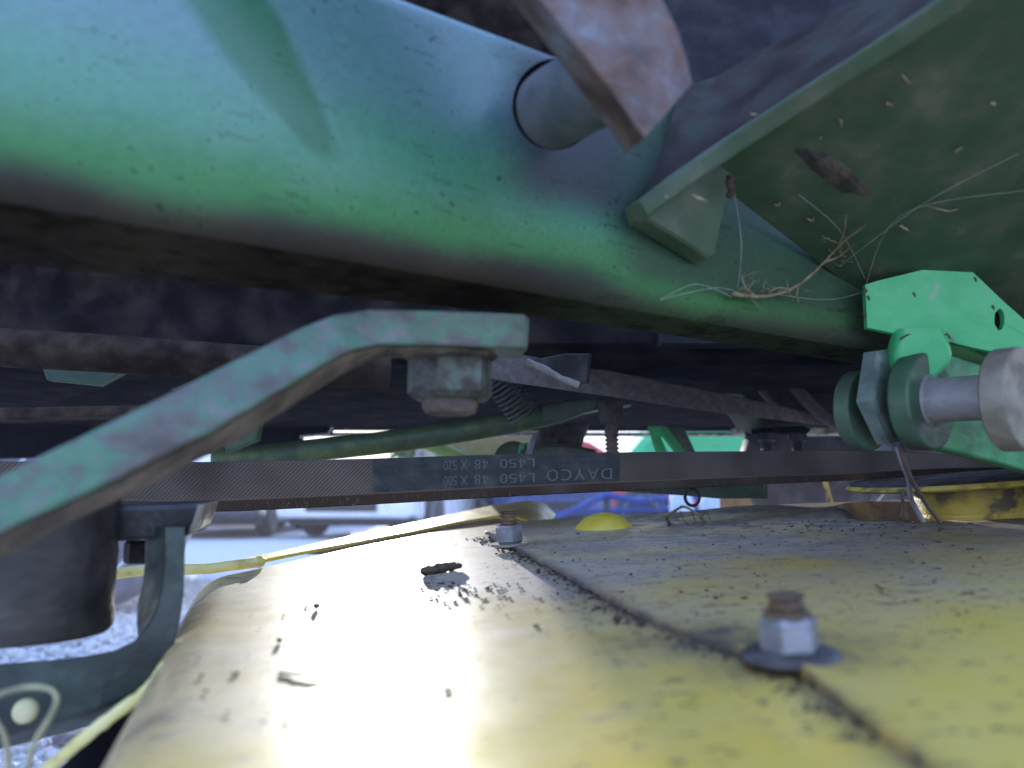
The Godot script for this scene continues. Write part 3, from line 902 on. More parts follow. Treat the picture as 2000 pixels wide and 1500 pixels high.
func build_belts() -> void:
	var t := thing("drive_belt", "long brown cloth drive belt with a dark printed label, just over the yellow deck", "belt", P(900, 940, .43))
	var rows := []
	var cols := []
	var uvs := []
	var run := 0.0
	var was := Vector3.ZERO
	for i in 161:
		var q := belt_at(lerpf(-160, 2080, i / 160.0))
		var d: float = q[4]
		var a := P(q[0], q[1], d)
		var b := P(q[0], q[2], d - .0006)
		var c := P(q[0], q[3], d + .005)
		var e := P(q[0], q[1] - 1.0, d + .009)
		if i > 0: run += was.distance_to(a)
		was = a
		var row := PackedVector3Array()
		var cr := PackedColorArray()
		var ur := PackedVector2Array()
		var fuzz := .0003 * nz.get_noise_1d(i * 50.0)
		var ring := [a, a.lerp(b, .02), a.lerp(b, .25), a.lerp(b, .5), a.lerp(b, .75), a.lerp(b, .97), b + Vector3(0, fuzz, 0), b.lerp(c, .12), b.lerp(c, .5), b.lerp(c, .9) + Vector3(0, fuzz, 0), c, e]
		var vv := 0.0
		for k in ring.size():
			if k > 0: vv += (ring[k] - ring[k - 1]).length()
			row.append(ring[k])
			var n := nz.get_noise_2d(run * 700.0, vv * 700.0)
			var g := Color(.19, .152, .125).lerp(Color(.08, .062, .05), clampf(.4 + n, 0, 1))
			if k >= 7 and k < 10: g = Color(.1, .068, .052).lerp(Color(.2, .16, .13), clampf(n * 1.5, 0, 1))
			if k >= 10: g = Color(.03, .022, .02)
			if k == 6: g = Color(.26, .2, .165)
			cr.append(g)
			ur.append(Vector2(run * 28.0, vv * 28.0))
		rows.append(row); cols.append(cr); uvs.append(ur)
	var m := MB.new()
	m.grid(rows, true, uvs, cols)
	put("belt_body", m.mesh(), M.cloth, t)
	# loose fibres along the lower edge
	var hair := MB.new()
	for k in 150:
		var x := rng.randf_range(300, 1900)
		var q := belt_at(x)
		var w := rng.randf_range(.0012, .005) * (1.0 if rng.randf() < .85 else 2.2)
		var a := P(x, lerpf(q[2], q[3], rng.randf()), q[4] + .001)
		var side := rng.randf_range(-.8, .8)
		tube([a, a + Vector3(side * w * .6, -w * .5, .0006), a + Vector3(side * w, -w, .001)], .00009, 3, 2, .6, 0.0, hair)
	var fib := put("loose_fibres", hair.mesh(), M.straw, t)
	fib.set_meta("kind", "stuff")
	# printed label patch
	rows = []
	for i in 41:
		var f := i / 40.0
		var row := PackedVector3Array()
		var ease_ := 1.0 if i > 0 and i < 40 else .93
		for j in 7:
			var q := belt_at(lerpf(728, 1211, f))
			var w := lerpf(.5 - .5 * ease_, .5 + .48 * ease_, j / 6.0)
			row.append(P(q[0], lerpf(q[1], q[2], w), q[4] - .0006 * w - .0003))
		rows.append(row)
	m = MB.new()
	m.grid(rows)
	put("label_patch", m.mesh(), M.label, t)
	# lettering, upside down as the belt runs
	var lines := []
	for w in [["DAYCO", 1066, 1198, .70, .36], ["L450", 975, 1046, .74, .28], ["48", 925, 955, .74, .28], ["X", 898, 915, .74, .28], ["500", 866, 893, .74, .28],
		["L450", 975, 1046, .27, .28], ["48", 925, 955, .27, .28], ["X", 898, 915, .27, .28], ["520", 866, 893, .27, .28]]:
		var word: String = w[0]
		var step: float = (w[2] - w[1]) / float(word.length())
		for k in word.length():   # each letter by itself; they run from right to left
			lines.append([word[k], w[2] - step * (k + .9), w[2] - step * (k + .1), w[3], w[4], true])
	for w in [["MADE IN U.S.A.", 745, 852, .84, .12], ["LAWN & GARDEN BELT", 738, 852, .60, .12], ["HEAVY DUTY 1/2", 745, 852, .37, .12], ["COVERED CORD", 752, 852, .15, .12],
		["POWER EQUIPMENT", 1090, 1190, .40, .11], ["REPLACEMENT V-BELT", 1084, 1190, .2, .11]]:
		lines.append([w[0], w[1], w[2], w[3], w[4], false])
	var font := SystemFont.new()
	font.font_names = PackedStringArray(["Droid Sans"])
	for l in lines:
		var tm := TextMesh.new()
		tm.text = l[0]
		tm.font = font
		tm.font_size = 32
		tm.pixel_size = 0.001
		tm.depth = 0.002
		tm.curve_step = 2.0
		var q0 := belt_at(l[1])
		var q1 := belt_at(l[2])
		var left := P(q0[0], lerpf(q0[1], q0[2], l[3]), q0[4] - .0006 * l[3] - .0006)
		var right := P(q1[0], lerpf(q1[1], q1[2], l[3]), q1[4] - .0006 * l[3] - .0006)
		var mid := belt_at((l[1] + l[2]) * .5)
		var up := P(mid[0], mid[1], mid[4]) - P(mid[0], mid[2], mid[4] - .0006)
		var ex := (left - right)          # reads from right to left: turned half round
		var box3 := tm.get_aabb()
		var sx := ex.length() / maxf(box3.size.x, .0001)
		var sy := up.length() * float(l[4]) / maxf(box3.size.y, .0001)
		var bx := ex.normalized()
		var by := -(up - bx * up.dot(bx)).normalized()
		var bz := bx.cross(by)
		var o := MeshInstance3D.new()
		o.name = "lettering"
		o.mesh = tm
		o.material_override = M.print_ink if l[5] else M.print_faint
		t.add_child(o, true)
		o.transform = Transform3D(Basis(bx * sx, by * sy, bz * .05), Vector3.ZERO)
		var c3 := box3.position + box3.size * .5
		o.position = (left + right) * .5 - o.basis * Vector3(c3.x, c3.y, 0) - t.position

	# upper belt, running away to the right and turning on edge
	var up_rows := [[900, 672, 730, .50], [1000, 690, 748, .52], [1100, 706, 762, .54], [1200, 726, 776, .56], [1350, 757, 799, .60], [1500, 788, 818, .64], [1600, 811, 830, .68], [1660, 826, 834, .71], [1740, 836, 840, .74]]
	var secs := []
	for q in up_rows:
		var a := P(q[0], q[1], q[3])
		var b := P(q[0], q[2], q[3])
		secs.append(quad4(a, b, b + Vector3(0, .002, -.008), a + Vector3(0, .002, -.008), .1))
	lone("upper_belt", loft(secs), M.belt_brown, "plain brown upper belt slanting down to the right in the dark under the frame", "belt")

# ------------------------------------------------------------------ things under the frame
func build_small() -> void:
	# green rod with a flattened end and a threaded stud through it
	var t := thing("lift_rod", "dark green round lift rod with flattened end, crossing above the belt", "rod", P(800, 860, .60))
	put("rod_body", tube([P(420, 900, .60), P(560, 885, .60), P(800, 858, .60), P(960, 832, .60), P(1090, 806, .60)], .0088, 18, 6), M.rod_green, t)
	var secs := []
	for q in [[1060, 790, 832, .0088], [1100, 783, 822, .0075], [1140, 778, 806, .005], [1190, 774, 795, .004], [1235, 771, 790, .004]]:
		var a := P(q[0], q[1], .598 - float(q[3]))
		var b := P(q[0], q[2], .598 - float(q[3]))
		secs.append(quad4(a, b, b + Vector3(0, 0, -.02), a + Vector3(0, 0, -.02), .25))
	put("flattened_end", loft(secs), M.green_dusty, t)
	var sd := P(1192, 786, .588)
	var dn := Vector3(.02, -1, 0).normalized()
	t = thing("threaded_stud", "dirty threaded stud with a collar nut hanging from the green rod's end", "stud", sd)
	put("stud", thread(sd + dn * .008, dn, .0054, .038, .0032), M.rust_dark, t)
	put("collar_nut", lathe(sd, dn, [[.0092, 0], [.0098, .002], [.0092, .011], [.0078, .0165], [.006, .017]], 24), M.grime, t)

	# hung dark block beside the stud
	t = thing("belt_guide_block", "dark cast guide block with a round hole, behind the belt left of the stud", "guide", P(1095, 860, .66))
	put("block", slab(px([[1040, 880], [1052, 840], [1060, 826], [1150, 826], [1140, 850], [1130, 890], [1130, 920], [1040, 920]], .66), Vector3(.004, 0, -.04), .003), M.grime, t)
	put("hole_boss", lathe(P(1072, 856, .658), Vector3(0, 0, 1), [[.0078, -.004], [.0078, .0015], [.0062, .002], [.006, -.002], [.001, -.002]], 28), M.rust_dark, t)
	put("cover", slab(px([[1042, 900], [1046, 876], [1060, 866], [1120, 868], [1165, 878], [1168, 900]], .645), Vector3(0, 0, -.02), .003), M.green_dusty, t)
	t = thing("roller_bracket", "small green roller with a pale bracket strip, left of the dark guide block", "roller", P(1000, 880, .69))
	put("roller", lathe(P(1002, 900, .69), Vector3(-.3, 0, 1), [[.014, -.008], [.0172, -.007], [.0178, 0], [.0172, .004], [.013, .0052], [.001, .0052]], 36), M.green_dusty, t)
	put("strip", slab(px([[1018, 905], [1040, 845], [1056, 842], [1040, 905]], .68), Vector3(.003, 0, -.008)), M.pale_steel, t)
	put("green_strip", slab(px([[1006, 905], [1014, 866], [1026, 864], [1020, 905]], .684), Vector3(.003, 0, -.006)), M.green_bright, t)

	# strut with a slot
	t = thing("slotted_strut", "green flat strut with a long slot, right of the threaded stud", "strut", P(1300, 860, .8))
	put("strut", slab(px([[1263, 832], [1286, 832], [1330, 890], [1320, 890], [1288, 848], [1278, 846], [1276, 856], [1292, 890], [1281, 890]], .80), Vector3(.01, 0, -.006)), M.green_bright, t)
	put("strut_web", slab(px([[1288, 834], [1322, 834], [1350, 892], [1326, 892]], .808), Vector3(.01, 0, -.01)), M.green_dusty, t)

	# dark strap coming down, with its bolted foot
	t = thing("hanger_strap", "dark green hanger strap coming down to a bolted foot, right of centre", "strap", P(1440, 820, .72))
	secs = []
	for q in [[1320, 660, 1392, 660, .62], [1345, 710, 1412, 702, .64], [1385, 768, 1440, 756, .67], [1425, 815, 1475, 806, .70], [1440, 838, 1495, 836, .715], [1470, 849, 1520, 846, .72]]:
		var a := P(q[0], q[1], q[4])
		var b := P(q[2], q[3], q[4])
		secs.append(quad4(a, b, b + Vector3(.002, .002, -.006), a + Vector3(.002, .002, -.006), .2))
	put("strap", loft(secs), M.green_dusty, t)
	put("foot", slab(px([[1468, 836], [1570, 832], [1584, 838], [1578, 846], [1470, 848]], .715), Vector3(.002, .0, -.03), .001), M.black, t)
	for k in 2:
		var at := P(1497 + k * 60, 846, .71)
		var bo := put("bolt", thread(at + Vector3.DOWN * .004, Vector3.DOWN, .0055, .014, .0021), M.dark_metal, t)
		put("nut", hex(at, Vector3.DOWN, .0092, .0075, .3), M.dark_metal, bo)
	lone("bed_strip", box(P(1620, 843, .80), Vector3(.20, .008, .02), Basis.IDENTITY, .001), M.cream_dirty, "pale dirty flat strip behind the bolted foot of the hanger strap", "strip")

	# hoses and springs in the dark
	lone("rubber_hose", tube([P(1440, 660, .66), P(1456, 700, .66), P(1482, 748, .66), P(1512, 782, .67), P(1560, 815, .69)], .0052, 12), M.rubber, "thin black rubber hose, left one of two curving down under the frame", "hose", "hoses under the frame")
	lone("rubber_hose", tube([P(1500, 660, .64), P(1522, 705, .64), P(1560, 765, .65), P(1610, 812, .67), P(1680, 850, .69)], .0056, 12), M.rubber, "thin black rubber hose, right one of two, ending by the clevis", "hose", "hoses under the frame")
	lone("coil_spring", tube(coil(P(958, 716, .56), P(1025, 812, .57), .0115, 12), .0009, 6, 0), M.spring, "coil spring in the dark right of the strap's bolt", "spring", "springs under the frame")
	lone("coil_spring", tube(coil(P(1390, 660, .72), P(1470, 740, .74), .014, 11), .0012, 6, 0), M.spring, "coil spring left of the two rubber hoses", "spring", "springs under the frame")

	# ring and dark arm under the belt
	t = thing("eye_bolt", "small dark ring of an eye bolt hanging below the belt", "eye bolt", P(1352, 975, .60))
	put("ring", tube(ring_pts(P(1352, 971, .60), .0066), .0013, 8, 0), M.dark_metal, t)
	put("shank", tube([P(1343, 962, .60), P(1342, 940, .60), P(1345, 900, .60)], .0013, 8, 2), M.dark_metal, t)
	lone("tension_arm", slab(px([[1180, 958], [1240, 955], [1500, 930], [1500, 974], [1400, 974], [1330, 968]], .63), Vector3(.002, .002, -.008)), M.green_dusty, "dark green wedge of the tension arm below the belt, beside the eye bolt", "arm")
	# gauge wheel at the far side of the deck
	t = thing("gauge_wheel", "dark dusty gauge wheel behind the deck, left of the yellow pulley", "wheel", P(1575, 920, .95))
	var wc := P(1575, 918, .95)
	put("tyre", lathe(wc, Vector3(.25, 0, 1), [[.03, -.03], [.07, -.03], [.082, -.02], [.085, 0], [.082, .02], [.07, .03], [.05, .032]], 44), M.tyre, t)
	put("hub_disc", lathe(wc, Vector3(.25, 0, 1), [[.05, .0], [.05, .027], [.02, .033], [.001, .033]], 32), M.grime, t)
	t = thing("added_rear_wheel", "added large dark lugged rear tyre closing the bright gap behind the clevis", "wheel", P(2020, 870, 1.2))  # extra tyre, added to cover bright sky behind the clevis
	var rc := P(2020, 870, 1.2)
	put("tyre", lathe(rc, Vector3(.2, 0, 1), [[.15, -.09], [.26, -.09], [.29, -.06], [.3, 0], [.29, .06], [.26, .09], [.16, .1]], 48), M.tyre, t)
	put("hub_disc", lathe(rc, Vector3(.2, 0, 1), [[.16, .0], [.16, .07], [.06, .05], [.001, .05]], 32), M.black, t)
	for k in 22:
		var rad := circle(Vector3.ZERO, Vector3(.2, 0, 1), 1.0, 22)[k]
		var zz := Vector3(.2, 0, 1).normalized()
		put("tread_lug", box(rc + rad * .296 + zz * .03, Vector3(.02, .02, .09), Basis(rad.cross(zz).normalized(), rad, -zz).rotated(rad, .5 if k % 2 else -.5), .004), M.tyre, t)
	lone("yellow_stay", slab(px([[1602, 925], [1612, 925], [1632, 1000], [1620, 1000]], .78), Vector3(.003, 0, -.006)), M.yellow_worn, "thin yellow slanted stay in front of the gauge wheel", "stay")
	lone("wooden_block", box(P(1436, 985, .9), Vector3(.024, .06, .03), Basis(Vector3.UP, .4), .002), M.wood, "light brown wooden block end left of the gauge wheel", "wood")

	# left: belt idler with its plate, and the hooked arm
	t = thing("idler_pulley", "dark flanged idler drum under a thick plate, at the left edge", "pulley", P(60, 1160, .28))
	var up := Vector3.UP
	put("drum", lathe(P(22, 1240, .285), up, [[.032, 0], [.0338, .002], [.0338, .008], [.0332, .010], [.0336, .03], [.0332, .034], [.0332, .05]], 56), M.drum, t)
	put("cover_plate", slab(px([[-80, 1002], [394, 984], [386, 1010], [374, 1040], [352, 1052], [-80, 1072]], .30), Vector3(-.012, .002, -.05), .0016), M.drum, t)
	put("plate_rim", tube(px([[392, 986], [385, 1012], [374, 1040]], .2985), .0012, 8, 4), M.grey_dust, t)
	t = thing("hooked_arm", "dark green hooked arm curving down and left beside the deck's corner", "arm", P(250, 1250, .29))
	secs = []
	var outer := [[362, 1030], [362, 1100], [360, 1160], [352, 1222], [336, 1275], [308, 1322], [262, 1358], [200, 1386], [110, 1412], [0, 1440], [-100, 1462]]
	var inner := [[322, 1030], [322, 1100], [317, 1150], [306, 1192], [288, 1222], [262, 1250], [222, 1268], [165, 1278], [90, 1287], [0, 1294], [-100, 1300]]
	for i in outer.size():
		var d := lerpf(.292, .262, i / 10.0)
		var a := P(outer[i][0], outer[i][1], d)
		var b := P(inner[i][0], inner[i][1], d - .001)
		var bk := Vector3(-.017, 0, -.02).lerp(Vector3(-.003, -.008, -.018), ss(3.0, 6.0, i))
		secs.append(quad4(a, b, b + bk, a + bk, .1))
	put("arm", loft(secs), M.green_shade, t)
	put("stop_block", hex(P(272, 1056, .33), Vector3.DOWN, .0058, .0095, .2), M.dark_metal, t)
	put("plug", lathe(P(52, 1388, .258), Vector3(.1, .15, 1), [[.0040, 0], [.0040, .0015], [.0033, .0026], [.0015, .003], [.0004, .003]], 28), M.cream, t)
	# wire clip
	lone("wire_clip", tube([P(-30, 1372, .20), P(10, 1352, .20), P(60, 1341, .20), P(98, 1346, .20), P(111, 1366, .20), P(98, 1400, .20), P(74, 1440, .20), P(58, 1480, .20), P(46, 1560, .20)], .00075, 10), M.clip, "thin yellowish wire clip looped round the pale plug, bottom left", "wire clip")
	lone("wire_end", tube([P(-20, 1388, .21), P(6, 1430, .21), P(16, 1480, .21), P(16, 1560, .21)], .0008, 8), M.clip, "short straight wire end at the bottom left corner", "wire")

	# twisted tie below the clevis
	t = thing("twisted_wire", "twisted grey and rusty tie wire hanging from the clevis over the pulley", "wire", P(1765, 880, .37))
	put("grey_strand", tube([P(1752, 872, .37), P(1764, 905, .372), P(1776, 940, .378), P(1780, 975, .385), P(1803, 1018, .39)], .0016, 8, 6, .8, .1), M.steel, t)
	put("rusty_strand", tube([P(1758, 872, .368), P(1770, 910, .368), P(1782, 940, .374), P(1806, 980, .38), P(1838, 1022, .385)], .0013, 8, 6, .8, .1), M.rust_dark, t)
	lone("rusty_hook", tube([P(1765, 955, .44), P(1763, 975, .44), P(1762, 1010, .44)], .0009, 8, 4), M.rust_dark, "short rusty wire pins standing in front of the pulley hub", "wire")

func ring_pts(c: Vector3, r: float) -> Array:
	var o := []
	for k in 25: o.append(c + Vector3(cos(TAU * k / 24.0) * .85, sin(TAU * k / 24.0), 0) * r)
	return o

func coil(a: Vector3, b: Vector3, r: float, turns: int) -> Array:
	var ax := (b - a).normalized()
	var s := ax.cross(Vector3.UP).normalized()
	var t := ax.cross(s)
	var o := []
	for k in turns * 14 + 1:
		var an := TAU * k / 14.0
		o.append(a.lerp(b, k / (turns * 14.0)) + (s * cos(an) + t * sin(an)) * r)
	return o

# ------------------------------------------------------------------ litter
func panel_pt(x: float, y: float, lift := .003) -> Vector3:
	return P(x, y, 1.0 / maxf(panel_inv(x, y), rail_inv(x, y)) - lift)

func build_litter() -> void:
	var t := thing("dead_straw", "branching dead straw stuck in cobweb across the dark green panel", "straw", panel_pt(1600, 520))
	var main := []
	for q in [[1432, 574], [1480, 579], [1520, 574], [1560, 556], [1600, 522], [1622, 498], [1650, 470], [1690, 440]]: main.append(panel_pt(q[0], q[1], .006))
	put("stem", tube(main, .0009, 6, 5, .4, .3), M.straw, t)
	for q in [[[1610, 512], [1640, 500], [1668, 476]], [[1636, 486], [1648, 455], [1652, 420]], [[1470, 578], [1455, 560], [1448, 535]], [[1475, 578], [1462, 566], [1475, 548]], [[1540, 566], [1520, 562], [1500, 572]], [[1560, 556], [1556, 575], [1560, 590]]]:
		var l := []
		for p in q: l.append(panel_pt(p[0], p[1], .006))
		put("sprig", tube(l, .0005, 5, 3, .5, .4), M.straw, t)
	var knot := MB.new()
	for c in [[1450, 570, 30, 7, 9], [1535, 568, 34, 7, 7], [1632, 496, 22, 24, 9], [1462, 545, 9, 18, 6]]:
		for k in c[4]:
			var x: float = c[0] + rng.randfn(0, c[2] * .6)
			var y: float = c[1] + rng.randfn(0, c[3] * .6)
			var l := []
			for j in 3:
				l.append(panel_pt(x, y, rng.randf_range(.002, .008)))
				x += rng.randfn(0, 11); y += rng.randfn(0, 8)
			tube(l, rng.randf_range(.00012, .00034), 4, 4, .5, .4, knot)
	var kn := put("tangle", knot.mesh(), M.straw, t)
	kn.set_meta("kind", "stuff")
	var i := 0
	var spot := ["topmost and longest, under the panel's folded edge", "curled one below the topmost bit", "on the folded edge itself", "just above the mud smear", "right of the curled bit", "upright one above the lug near the border", "long pale one right of the mud smear", "at the smear's upper end", "small one left below the mud smear", "small one over the dead straw", "first one on the ear's corner", "long one across the ear", "lone one on the triangle beside the ear", "thin one above the lug's left shoulder", "highest one at the right border"]
	for q in [[1678, 104, 1700, 120, 1690, 128], [1760, 145, 1775, 162, 1782, 158], [1465, 222, 1472, 226, 1480, 222], [1638, 232, 1642, 240, 1640, 250], [1730, 200, 1738, 206, 1744, 200], [1865, 300, 1872, 292, 1880, 286], [1810, 402, 1850, 412, 1872, 408], [1600, 268, 1603, 271, 1606, 268], [1512, 398, 1518, 402, 1524, 396], [1575, 425, 1586, 432, 1590, 422], [1296, 386, 1302, 384, 1308, 388], [1350, 380, 1366, 388, 1384, 394], [1445, 474, 1449, 477, 1452, 474], [1755, 440, 1768, 446, 1775, 452], [1934, 200, 1940, 204, 1944, 200]]:
		var l := []
		for k in 3: l.append(P(q[k * 2], q[k * 2 + 1], .286 if q[0] < 1400 else 1.0 / panel_inv(q[k * 2], q[k * 2 + 1]) - .002))
		i += 1
		lone("chaff_bit", tube(l, rng.randf_range(.0005, .0009), 6, 4, .6, .45, null, .7), M.straw, "pale chaff bit on the dark green panel, " + str(spot[i - 1]), "chaff", "chaff bits on the dark panel")
	# cobweb threads
	t = thing("cobweb", "fine pale cobweb threads spun over the dark green panel", "cobweb", panel_pt(1500, 450))
	for q in [[1430, 350, 1448, 475, 1440, 570], [1430, 580, 1360, 555, 1290, 585], [1690, 560, 1760, 420, 2000, 372], [1640, 520, 1800, 400, 1990, 300], [1500, 572, 1620, 585, 1720, 560], [1290, 585, 1400, 562, 1460, 578], [1560, 380, 1640, 450, 1690, 545]]:
		var l := []
		for k in 3: l.append(panel_pt(q[k * 2], q[k * 2 + 1], .004))
		put("silk_thread", tube(l, .00012, 4, 6, .8, .4), M.silk, t)
	# mud smear and wasp-like clod on the panel
	var rows := []
	for a in 15:
		var row := PackedVector3Array()
		for c in 9:
			var u := a / 14.0
			var w := c / 8.0
			var x := lerpf(1540, 1715, u) + (w - .5) * 10.0
			var y := lerpf(288, 385, u) + (w - .5) * 74.0 * sin(PI * clampf(u, .02, .98)) * (1.0 + .5 * nz.get_noise_2d(a * 60.0, c * 45.0))
			row.append(P(x, y, 1.0 / panel_inv(x, y) - (.0016 * sin(w * PI) * sin(u * PI) * (1.0 + nz.get_noise_2d(a * 90.0, c * 90.0)) - .0003)))
		rows.append(row)
	var b := MB.new()
	b.grid(rows)
	lone("mud_smear", b.mesh(), M.grime, "dark brown mud smear on the dark green panel", "mud")
	lone("dirt_clod", tube([P(1428, 345, .31), P(1424, 360, .31), P(1430, 372, .31), P(1422, 385, .31)], .0016, 8, 4, .7, .4), M.bark, "small dark dirt clod on the corner of the panel", "dirt")

	# on the deck
	var l2 := []
	for q in [[823, 1126], [845, 1122], [870, 1118], [902, 1113]]: l2.append(D(q[0], q[1], .002))
	lone("bark_chip", tube(l2, .0025, 9, 6, .9, .38, null, .35), M.bark, "dark bark chip lying on the bright left side of the deck", "bark")
	t = thing("dry_twig", "dry broken twig with fine rootlets lying behind the seam near the dome", "twig", D(1340, 1030))
	put("stem", tube([D(1300, 1021, .004), D(1318, 1022, .0085), D(1338, 1026, .013), D(1362, 1026, .008), D(1388, 1029, .002)], .0011, 7, 5, .7, .3), M.twig, t)
	put("side_shoot", tube([D(1303, 1024, .004), D(1308, 1032, .003), D(1306, 1036, .001)], .0011, 6, 3, .8, .4), M.bark, t)
	for q in [[[1352, 1026, .01], [1358, 1031, .004], [1346, 1032, .001]], [[1362, 1027, .008], [1376, 1034, .003], [1352, 1033, .002]], [[1330, 1026, .01], [1340, 1033, .004], [1356, 1033, .001]], [[1370, 1028, .005], [1382, 1026, .009], [1388, 1030, .004]]]:
		var l := []
		for p in q: l.append(D(p[0], p[1], p[2]))
		put("rootlet", tube(l, .00035, 5, 5, .6, .3), M.bark, t)
	lone("dangling_fibre", tube([P(1267, 962, .45), P(1272, 980, .45), P(1280, 995, .45), P(1283, 1000, .45)], .0003, 5, 6, .8, .4), M.straw, "thin dry fibre dangling from the belt over the dome", "fibre")
	lone("stem_piece", tube([D(545, 1317, .0004), D(590, 1324, .0006), D(624, 1331, .0003)], .0004, 6, 4, .6, .3), M.bark, "thin dark stem piece on the deck beside the ring stain", "stem")
	lone("curled_hair", tube([D(1180, 1095, .001), D(1176, 1110, .002), D(1184, 1122, .001), D(1194, 1127, .001)], .0002, 5, 6), M.bark, "thin curled hair-like fibre on the dusty deck", "fibre")
	for q in [[618, 1190, .0016, "left on the white sheen"], [1205, 1221, .0018, "right of the seam's lower side"], [1458, 1031, .0022, "on the dusty sheet behind the twig"], [545, 1256, .001, "above the ring stain"]]:
		lone("dirt_crumb", tube([D(q[0] - 5, q[1], q[2] * .6), D(q[0], q[1], q[2] * .8), D(q[0] + 6, q[1], q[2] * .5)], q[2] * .8, 7, 3, .8, .45, null, .5), M.bark, "dark dirt crumb on the deck, " + str(q[3]), "dirt crumb")
	# loose grit: nobody could count it
	var grit := BoxMesh.new()
	grit.size = Vector3(1, .5, .7)
	var mm := MultiMesh.new()
	mm.transform_format = MultiMesh.TRANSFORM_3D
	mm.mesh = grit
	var places := []
	while places.size() < 1900:
		var q: Vector2
		var pick := rng.randf()
		var lift := .0004
		if pick < .5:
			var z := lerpf(.14, .54, rng.randf())
			q = Vector2(seam_x(z) - absf(rng.randfn(0, .0045)) - .0003, z)
		elif pick < .62:
			q = deck_xz(900 + rng.randfn(0, 90), 1140 + absf(rng.randfn(0, 24)))
		elif pick < .67:
			q = deck_xz(rng.randf_range(380, 960), rng.randf_range(1110, 1420))
		elif pick < .82:
			q = deck_xz(1640 + rng.randfn(0, 110), 1020 + absf(rng.randfn(0, 22)))
			lift = .0026
		else:
			q = deck_xz(rng.randf_range(1030, 1950), rng.randf_range(1030, 1240))
			lift = .0026
		if q.x < left_x(q.y) + .02 or q.y > far_z(q.x) - .02 or Vector2(q.x - .296, q.y - .515).length() < .068: continue
		if lift > .001 and q.x < seam_x(q.y): lift = .0004
		var s := pow(rng.randf(), 3.0) * .0010 + .00022
		var bs := Basis(deck_up(), rng.randf() * TAU) * Basis(Vector3.RIGHT, rng.randf_range(-.5, .5)) * Basis.from_scale(Vector3(s * rng.randf_range(.8, 2.4), s, s))
		places.append(Transform3D(bs, K(q, lift + deck_h(q))))
	mm.instance_count = places.size()
	for k in places.size(): mm.set_instance_transform(k, places[k])
	var blade := BoxMesh.new()
	blade.size = Vector3(1, .05, .12)
	var cm := MultiMesh.new()
	cm.transform_format = MultiMesh.TRANSFORM_3D
	cm.mesh = blade
	var bits := []
	while bits.size() < 260:
		var q := deck_xz(rng.randf_range(880, 1950), 1030 + absf(rng.randfn(0, 60)))
		if rng.randf() < .4:
			var z := lerpf(.2, .54, rng.randf())
			q = Vector2(seam_x(z) + rng.randfn(-.002, .006), z)
		if q.y > far_z(q.x) - .02 or Vector2(q.x - .296, q.y - .515).length() < .068: continue
		var s := rng.randf_range(.0012, .0055)
		var lift := .0032 if q.x > seam_x(q.y) else .0008
		bits.append(Transform3D(Basis(deck_up(), rng.randf() * TAU) * Basis(Vector3.BACK, rng.randf_range(-.18, .18)) * Basis.from_scale(Vector3(s, .003, .0035)), K(q, lift + deck_h(q))))
	cm.instance_count = bits.size()
	for k in bits.size(): cm.set_instance_transform(k, bits[k])
	var clip := MultiMeshInstance3D.new()
	clip.name = "grass_clippings"
	clip.multimesh = cm
	clip.material_override = M.twig
	add_child(clip)
	tag(clip, "dry brown grass clippings strewn over the seam and far deck", "grass clippings")
	clip.set_meta("kind", "stuff")
	var o := MultiMeshInstance3D.new()
	o.name = "dirt_grit"
	o.multimesh = mm
	o.material_override = M.bark
	add_child(o)
	tag(o, "loose dark grit along the seam and over the dusty deck", "grit")
	o.set_meta("kind", "stuff")

# ------------------------------------------------------------------ the yard behind
func wheel(parent: Node, at: Vector3, ax: Vector3, r: float, w: float, tm: Material, rm: Material) -> void:
	var ty := put("wheel", lathe(at, ax, [[r * .62, -w], [r * .9, -w], [r * .98, -w * .7], [r, 0], [r * .98, w * .7], [r * .9, w], [r * .62, w]], 40), tm, parent)
	put("rim", lathe(at, ax, [[r * .7, w * .1], [r * .71, w * 1.02], [r * .68, w * 1.04], [r * .64, w * .6], [r * .4, w * .55], [r * .25, w * .75], [r * .22, w * .85], [r * .08, w * .9]], 36), rm, ty)
	for k in 8:
		var c := at + circle(Vector3.ZERO, ax, r * .53, 8)[k]
		put("hole", lathe(c, ax, [[r * .055, w * .5], [r * .06, w * .61], [r * .001, w * .615]], 16), M.plastic_black, ty)

